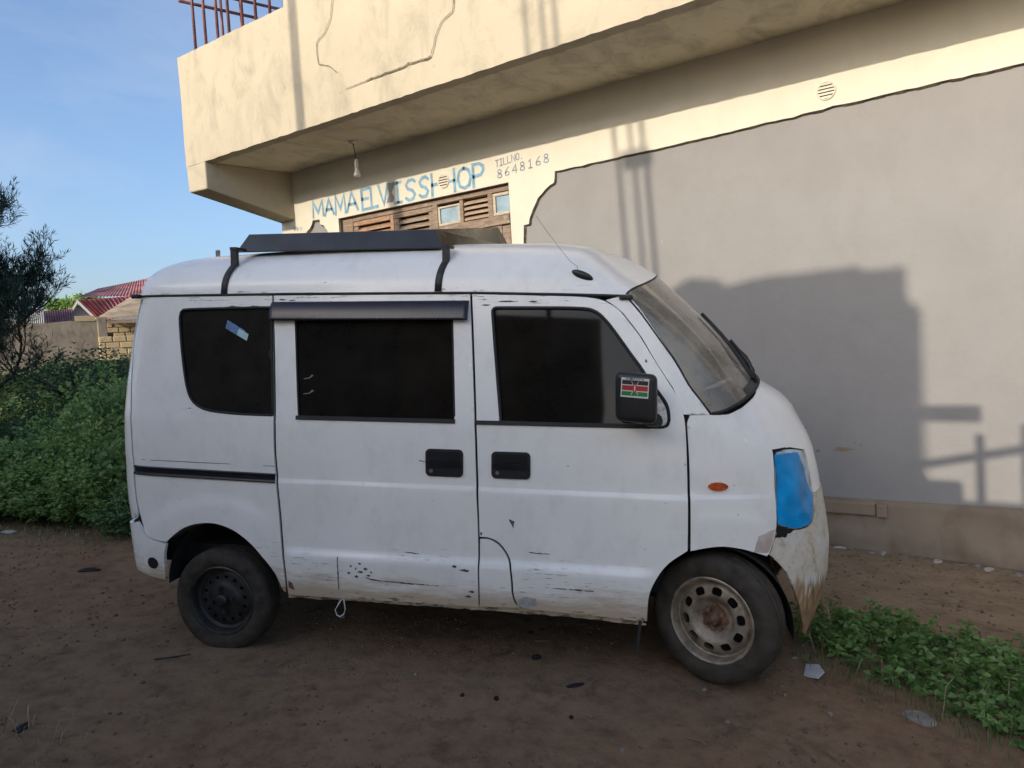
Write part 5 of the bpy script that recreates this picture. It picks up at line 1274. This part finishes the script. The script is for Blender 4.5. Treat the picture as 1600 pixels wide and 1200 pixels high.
# stone block wall and roofless block house
def block_wall(x0, x1, z0, z1, parent, name, bw_=.42, bh=.21, seed=2, gap=None, y=0):
    r_ = random.Random(seed); mb = MB(); z = z0; k = 0
    while z < z1-.05:
        x = x0-(bw_/2 if k % 2 else 0)
        while x < x1:
            a = max(x, x0); b = min(x+bw_, x1)
            if b-a > .05 and not (gap and gap[0] < (a+b)/2 < gap[1] and gap[2] < z+bh/2 < gap[3]):
                d = r_.uniform(-.03, .03); mb.box((a+.012, y+d, z+.012), (b-.012, y+.2+d, z+bh-.006))
            x += bw_
        z += bh; k += 1
    mb.box((x0+.01, y+.05, z0), (x1-.01, y+.16, (gap[2] if gap else z1-.08))); return bevel(mb.build(name, M['blockwall'], parent), .02, 1)
o, rz = frame(172, 25, 1.35); lw = thing('stone_block_wall', 'low yellowish stone block wall beside the grey boundary wall', 'wall', o, rz)
pm2 = 25/1156; block_wall(-19*pm2, 40*pm2, -.3, 1.20, lw, 'block_courses', seed=4)
o, rz = frame(190, 30, 1.6); bh_ = thing('block_house', 'yellowish stone block house under a rusty tin roof', 'house', o, rz)
pm3 = 30/1156
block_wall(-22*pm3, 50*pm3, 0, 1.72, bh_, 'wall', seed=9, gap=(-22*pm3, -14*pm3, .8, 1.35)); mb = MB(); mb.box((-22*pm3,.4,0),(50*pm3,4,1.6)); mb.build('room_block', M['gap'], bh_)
mb = MB(); mb.hexa([(-36*pm3,-.5,1.76),(60*pm3,-.5,1.93),(60*pm3,4,3.3),(16*pm3,4,2.95),(-36*pm3,-.5,1.82),(60*pm3,-.5,1.99),(60*pm3,4,3.37),(16*pm3,4,3.02)]); mb.build('roof', M['tanroof'], bh_)
mb = MB(); mb.box((-34*pm3,-.44,1.62),(56*pm3,-.36,1.75)); mb.build('eaves_beam', M['wood'], bh_)
def corrug(mb, p00, p10, p11, p01, n, amp, mi=0):
    """corrugated sheet between four corners, ribs running p00->p01"""
    p00, p10, p11, p01 = (Vector(p) for p in (p00, p10, p11, p01)); nn = (p10-p00).cross(p01-p00).normalized(); V = []
    for i in range(2*n+1):
        t = i/(2*n); d = nn*(amp if i % 2 else 0); V += [tuple(p00.lerp(p10, t)+d), tuple(p01.lerp(p11, t)+d)]
    mb.add(V, [(2*i, 2*i+2, 2*i+3, 2*i+1) for i in range(2*n)], mi)
# porch-gabled red house
D4 = 46.0; pm4 = D4/1156; o, rz = frame(123, D4, 2.6); rh = thing('red_roof_house', 'house with a small grey gable and bright red corrugated roof beyond the wall', 'house', o, rz)
zh = 2.6
def zz(py, D=D4): # height above house base of something seen at that elevation (px above far-left horizon)
    return CAM.z+(577-py)*D/1156-zh
mb = MB(); mb.add([(-17*pm4,.35,zz(500)),(27*pm4,.35,zz(500)),(27*pm4,.35,-1),(-17*pm4,.35,-1),(0,.35,zz(474))], [(3,2,1,4,0)]); mb.build('gable_wall', M['greywash'], rh)
mb = MB(); mb.box((-14*pm4,.6,-1),(90*pm4,5,zz(500))); mb.build('wall', M['greywash'], rh)
rf = MB(); corrug(rf, (29*pm4,0,zz(503)),(98*pm4,.6,zz(489)),(98*pm4,2.6,zz(463,48.6)),(0,0,zz(468)), 15, .10); rfo = rf.build('roof', M['redroof'], rh)
mb = MB(); corrug(mb, (0,0,zz(468)),(0,3,zz(468)),(-19*pm4,3,zz(501)),(-19*pm4,0,zz(501)), 8, .06); mb.build('roof_slope', M['maroon'], rh)
mb = MB()
def brd(a, b, w): mb.hexa([(a[0],-.06,a[1]-w),(b[0],-.06,b[1]-w),(b[0],.0,b[1]-w),(a[0],.0,a[1]-w),(a[0],-.06,a[1]),(b[0],-.06,b[1]),(b[0],.0,b[1]),(a[0],.0,a[1])])
brd((-20*pm4,zz(502)),(0,zz(467)),.22); brd((0,zz(467)),(29.5*pm4,zz(504)),.22); mb.build('barge_board', M['whitefascia'], rh)
mb = MB(); mb.box((27*pm4,-.05,zz(509)),(34*pm4,.1,zz(503))); mb.build('eaves_board', M['whitefascia'], rh)
# large faded roof behind, maroon shed and tin wall
D5 = 58.0; pm5 = D5/1156; o, rz = frame(175, D5, 2.6); fr = thing('faded_roof_house', 'larger house behind with a faded red iron roof', 'house', o, rz)
mb = MB(); corrug(mb, (-46*pm5,0,zz(466,D5)),(75*pm5,0,zz(466,D5)),(75*pm5,6,zz(437,64)),(-18*pm5,6,zz(455,64)), 26, .06); mb.build('roof', M['redfaded'], fr)
mb = MB(); mb.box((-40*pm5,1.2,-1),(70*pm5,6,zz(468,D5))); mb.build('wall', M['greywash'], fr)
D6 = 38.0; pm6 = D6/1156; o, rz = frame(85, D6, 2.2); ms = thing('maroon_shed', 'low shed with a dark maroon iron roof left of the gable', 'shed', o, rz)
zh = 2.2
mb = MB(); corrug(mb, (-19*pm6,0,zz(503,D6)),(26*pm6,0,zz(501,D6)),(27*pm6,2.2,zz(481,40.2)),(-20*pm6,2.2,zz(484,40.2)), 14, .05); mb.build('roof', M['maroon'], ms)
mb = MB(); mb.box((-17*pm6,.1,-1),(24*pm6,2.2,zz(504,D6))); mb.build('wall', M['greywash'], ms)
o, rz = frame(40, 36, 2.0); zh = 2.0; ts = thing('tin_shed', 'pale galvanised tin shed seen through the twiggy tree', 'shed', o, rz); pm7 = 36/1156
mb = MB(); corrug(mb, (-40*pm7,0,-.5),(25*pm7,0,-.5),(25*pm7,0,zz(478,36)),(-40*pm7,0,zz(474,36)), 24, .04); mb.build('wall', M['tin'], ts)
mb = MB(); corrug(mb, (-41*pm7,-.1,zz(475,36)),(26*pm7,-.1,zz(479,36)),(26*pm7,3,zz(470,39)),(-41*pm7,3,zz(468,39)), 24, .04); mb.build('roof', M['tin'], ts)

# ------------------------------------------------------------------ across the road, behind the camera: what throws the shade
SX, SZ = .17, .361                      # sun travel per metre of +Y: x +.17, z -.361
YC = -9.0
def back(x, z, y=YC): k = YW-y; return (x-SX*k, z+SZ*k)
prof = [(1.165,1.80),(1.281,1.873),(1.366,1.906),(1.606,1.867),(1.656,1.811),(1.961,1.856),(2.201,1.856),(2.626,1.866),(2.688,1.827),(2.943,1.831),(2.949,1.598),(3.034,1.524),(3.024,1.168),(2.992,1.012),(2.87,.955),(2.845,.831),(2.863,.739),(2.801,.715),(2.753,.528),(2.663,.36),(2.615,.191),(2.60,-.4),(2.5,-4.2)]
left = [(-7.4,-4.2),(-7.4,3.4),(-4.3,3.4),(-4.3,2.0),(-2.2,1.86),(-.6,1.90)]
pr = [back(*p) for p in left+prof]
opp = thing('opposite_house', 'house across the road whose stepped shadow falls on the grey wall', 'house', (0, YC, 0))
n = len(pr); mb = MB(); dep = 3.0
V = [(x, 0, z) for x, z in pr]+[(x-SX*dep, -dep, z) for x, z in pr]
mb.add(V, [tuple(range(n)), tuple(range(2*n-1, n-1, -1))]+[(i, n+i, n+(i+1) % n, (i+1) % n) for i in range(n)])
mb.build('walls', M['grey'], opp)
(px0, pz0), (px1, pz1) = back(2.80, .74, -4.2), back(3.368, .845, -4.2)
sg = thing('sign_board', 'narrow board on a post across the road, casting a level bar of shadow', 'board', (px0, -4.2, 0)); mb = MB(); mb.box((0,-.03,pz0),(px1-px0,.0,pz1)); mb.build('board', M['wood'], sg)
mb = MB(); mb.tube([(-.05,-.05,-.2),(-.05,-.05,pz1+.05)], .04, 8); mb.build('post', M['wood'], sg)
YR = -3.9
opw = thing('reflection_block_wall', 'long high wall added out of view across the road, darkening the window reflections', 'wall', (0, -9.4, 0))  # unseen wall added so the side windows mirror no bright sky
mb = MB(); mb.box((-.2,-.3,-.9),(5.6,0,4.4)); mb.build('wall_body', M['oldwall'], opw)
hr = thing('roadside_handrail', 'handrail across the road casting a sloping bar and posts of shadow', 'handrail', (0, YR, 0))
a = back(2.62, .337, YR); b = back(4.6, .77, YR); mb = MB(); mb.tube([(a[0],0,a[1]),(b[0],0,b[1])], .030, 8); mb.build('rail', M['railing'], hr, True)
for x, zt in ((2.985,.425),(3.36,.64),(3.62,.71),(4.2,.8)):
    t = back(x, zt, YR); mb = MB(); mb.tube([(t[0],0,-.2),(t[0],0,t[1])], .028, 8); mb.build('handrail_post', M['railing'], hr, True)
a = back(2.66, .25, YR); b = back(3.24, .32, YR); mb = MB(); mb.box((a[0],-.1,-.2),(b[0],0,b[1])); mb.build('kerb_block', M['concrete'], hr)
a = back(2.5, .215, YR); b = back(9, .215, YR); 
rwall = thing('roadside_wall', 'low wall across the road shading the foot of the grey wall', 'wall', (0, YR-.25, 0)); mb = MB(); mb.box((a[0],-.2,-.6),(2.98,0,a[1]+.06)); mb.build('wall_body', M['oldwall'], rwall)
# utility poles: one close (parapet shadow), an H-frame of three further off (faint lines on the grey wall)
def pole(name, label, x, z, y, r_, H, tilt=0, arms=()):
    X, _ = back(x, z, y); e = thing(name, label, 'pole', (X, y, gh(X, y) if y > -20 else 0)); mb = MB(); mb.tube([(tilt*-3,0,-.5),(tilt*H,0,H)], [r_, r_*.85], 12); mb.build('shaft', M['bark'], e, True)
    for zz_, w in arms:
        mb = MB(); mb.box((-w,-.05,zz_),(w,.05,zz_+.12)); mb.build('crossarm', M['bark'], e)
    return e
pole('utility_pole', 'nearest utility pole, its shadow crossing the balcony parapet and door', -1.86, 3.0, -5.4, .072, 9.5)
for k, (x, w) in enumerate(((.95,.05),(1.10,.045),(1.21,.055))):
    pole('utility_pole', ('left', 'middle', 'right')[k]+' one of three thin poles casting faint lines on the grey wall', x, 2.6, -7.6, w*.48, 9.5, -.03, ((6.6,.13),) if k == 0 else ())

# ------------------------------------------------------------------ litter on the ground
def flat_shard(name, label, cat, x, y, pts, th, m, rz=0, tilt=(0, 0)):
    e_mb = MB(); n = len(pts); V = [(p[0], p[1], 0) for p in pts]+[(p[0], p[1], th) for p in pts]
    e_mb.add(V, [tuple(range(n))[::-1], tuple(range(n, 2*n))]+[(i, (i+1) % n, n+(i+1) % n, n+i) for i in range(n)])
    o = e_mb.build(name, m); o.location = (x, y, gh(x, y)+.004); o.rotation_euler = (tilt[0], tilt[1], rz); return tag(o, label, cat)
flat_shard('tile_shard', 'pale broken tile shard on the dirt in front of the front wheel', 'tile', 2.80, .68, [(-.055,.045),(.0,.065),(.055,.02),(.06,-.04),(-.005,-.05)], .009, M['tile'], -.35, (.12, -.1))
flat_shard('paper_scrap', 'crumpled pale paper scrap lying by the weed bushes at far left', 'paper', -2.99, -.36, [(-.05,-.02),(.04,-.03),(.06,.02),(.0,.035),(-.045,.02)], .006, M['paper'], .5, (.1, .1))
GC = 'black charcoal lumps on the dirt'
rock('charcoal_lump', 'largest black charcoal lump on the dirt, left of the front wheel', 'charcoal', 1.663, .109, (.017,.024,.014), M['charcoal'], 1)
rock('charcoal_lump', 'small black lump on the dirt, leftmost of the near pair', 'charcoal', 1.591, -.375, (.011,.010,.008), M['charcoal'], 2)
rock('charcoal_lump', 'small black lump on the dirt, right one of the near pair', 'charcoal', 1.734, -.316, (.012,.010,.008), M['charcoal'], 3)
rock('charcoal_lump', 'small black lump nearest the bottom of the picture', 'charcoal', 2.073, -.259, (.009,.009,.008), M['charcoal'], 4)
rock('charcoal_lump', 'left one of two black lumps just under the front door', 'charcoal', 1.471, .357, (.013,.011,.009), M['charcoal'], 5)
rock('charcoal_lump', 'right one of two black lumps just under the front door', 'charcoal', 1.501, .417, (.010,.009,.008), M['charcoal'], 6)
rock('burnt_stick', 'short burnt stick lying below the front door', 'stick', 1.962, -.029, (.040,.012,.010), M['charcoal'], 7).rotation_euler = (0, 0, .75)
rock('burnt_stick', 'dark clod of bark near the left bushes', 'stick', -1.545, -.436, (.07,.03,.012), M['charcoal'], 8).rotation_euler = (0, 0, .9)
rock('burnt_stick', 'dark wet leaf lump at the bottom left corner', 'debris', .281, -1.576, (.035,.02,.010), M['charcoal'], 9)
rock('pale_stone', 'pale flat stone at the lower edge of the weed patch', 'stone', 3.248, .536, (.07,.05,.022), M['stonegrey'], 10, lift=-.1)
rock('pale_stone', 'small pale stone under the sliding door', 'stone', .471, -.041, (.022,.018,.012), M['stonegrey'], 11)
r_ = np.random.default_rng(99)
for k, (x, y) in enumerate([(2.45,.25),(2.62,.05),(2.95,.35),(1.30,-.35),(1.9,.45),(-.9,-.55),(-.3,-.9),(.9,-.75),(2.7,.78),(2.35,-.35),(-2.3,-.05),(-2.0,-.25)]):
    rock('pebble', 'tiny pale pebble lying loose on the packed dirt', 'pebble', x, y, (.011,.009,.007), M['stonegrey'], 20+k)['group'] = 'tiny pebbles on the dirt'
def twig(label, p, q, rad, m, bend=.02):
    mb = MB(); P = [Vector(p).lerp(Vector(q), t) for t in (0, .5, 1)]; P[1] += Vector((bend, bend, 0))
    o = mb_ = MB(); mb_.tube([(v.x-P[0].x, v.y-P[0].y, gh(v.x, v.y)-gh(P[0].x, P[0].y)+rad+.002) for v in P], [rad, rad*.9, rad*.6], 5)
    o = mb_.build('twig', m, None, True); o.location = (P[0].x, P[0].y, gh(P[0].x, P[0].y)); return tag(o, label, 'twig')
twig('straight pale straw under the front door beside the black lumps', (1.555,.27,0), (1.625,.31,0), .0022, M['straw'], .003)
twig('curved pale straw at the bottom right of the bare dirt', (2.53,-.15,0), (2.61,-.16,0), .0022, M['straw'], .012)
twig('thin grey stick on the dirt at lower left', (.12,-.93,0), (.22,-.80,0), .004, M['bark'], .01)
twig('short pale straw right of the rear wheel', (.95,-.55,0), (1.0,-.50,0), .002, M['straw'], .004)
# loop of string hanging from the sill of the van
def vp(x, y, z): return tuple(Wm @ Vector((x, y, z)))
pts = [(.648,-.735,.318),(.628,-.738,.285),(.611,-.74,.256),(.622,-.742,.232),(.638,-.742,.226),(.657,-.742,.240),(.664,-.74,.265),(.658,-.738,.300),(.656,-.735,.320)]
mb = MB(); o0 = Vector(vp(*pts[0])); mb.tube([tuple(Vector(vp(*p))-o0) for p in pts], .0032, 6); so = mb.build('string_loop', M['stwhite'], None, True); so.location = o0
tag(so, 'thin pale loop of string hanging below the sliding door', 'string')

# ------------------------------------------------------------------ light, sky, camera
EL = math.atan(SZ/math.hypot(SX, 1)); 
tr = Vector((SX, 1, -SZ)).normalized()
sun = bpy.data.lights.new('sun', 'SUN'); sun.energy = 2.0; sun.angle = math.radians(.4); sun.color = (1, .88, .71)
so = bpy.data.objects.new('sun', sun); COL.objects.link(so); so.rotation_euler = tr.to_track_quat('-Z', 'Y').to_euler()
w = bpy.data.worlds.new('World'); scene.world = w; w.use_nodes = True; nt = w.node_tree
bg = nt.nodes['Background']; sk = nt.nodes.new('ShaderNodeTexSky'); sk.sky_type = 'NISHITA'; sk.sun_disc = False
sk.sun_elevation = EL; sk.sun_rotation = math.atan2(-tr.x, -tr.y); sk.air_density = 1.0; sk.dust_density = 8.0; sk.ozone_density = 3.0; sk.altitude = 1100
tcw = nt.nodes.new('ShaderNodeTexCoord'); mpw = nt.nodes.new('ShaderNodeMapping'); mpw.inputs['Scale'].default_value = (1.2, 1.2, 3.5); nt.links.new(tcw.outputs['Generated'], mpw.inputs[0])
cl = ramp(nt, noise(nt, mpw.outputs[0], 2.6, 7, .6, .4), [(.48, 0.), (.78, .22)])      # thin high haze
nt.links.new(mixc(nt, cl, sk.outputs[0], (3.0, 3.1, 3.2)), bg.inputs[0]); bg.inputs[1].default_value = .15
cam = bpy.data.cameras.new('camera'); cam.sensor_width = 36; cam.lens = 36*1156/1600; cam.clip_start = .05; cam.clip_end = 2000
co = bpy.data.objects.new('camera', cam); COL.objects.link(co)
RW_ = ((0.81976703,0.5695033,-0.06039873),(-0.01869625,-0.0787946,-0.99671654),(-0.57239189,0.81820376,-0.05394563))
mr = Matrix((RW_[0], tuple(-a for a in RW_[1]), tuple(-a for a in RW_[2]))).transposed().to_4x4()
co.matrix_world = Matrix.Translation((3.64478089,-2.78662581,1.44088644)) @ mr
scene.camera = co
vs = scene.view_settings; vs.view_transform = 'Standard'; vs.look = 'None'; vs.exposure = 0.9; vs.gamma = 1
scene.cycles.max_bounces = 8; scene.cycles.transparent_max_bounces = 12; scene.cycles.use_denoising = True
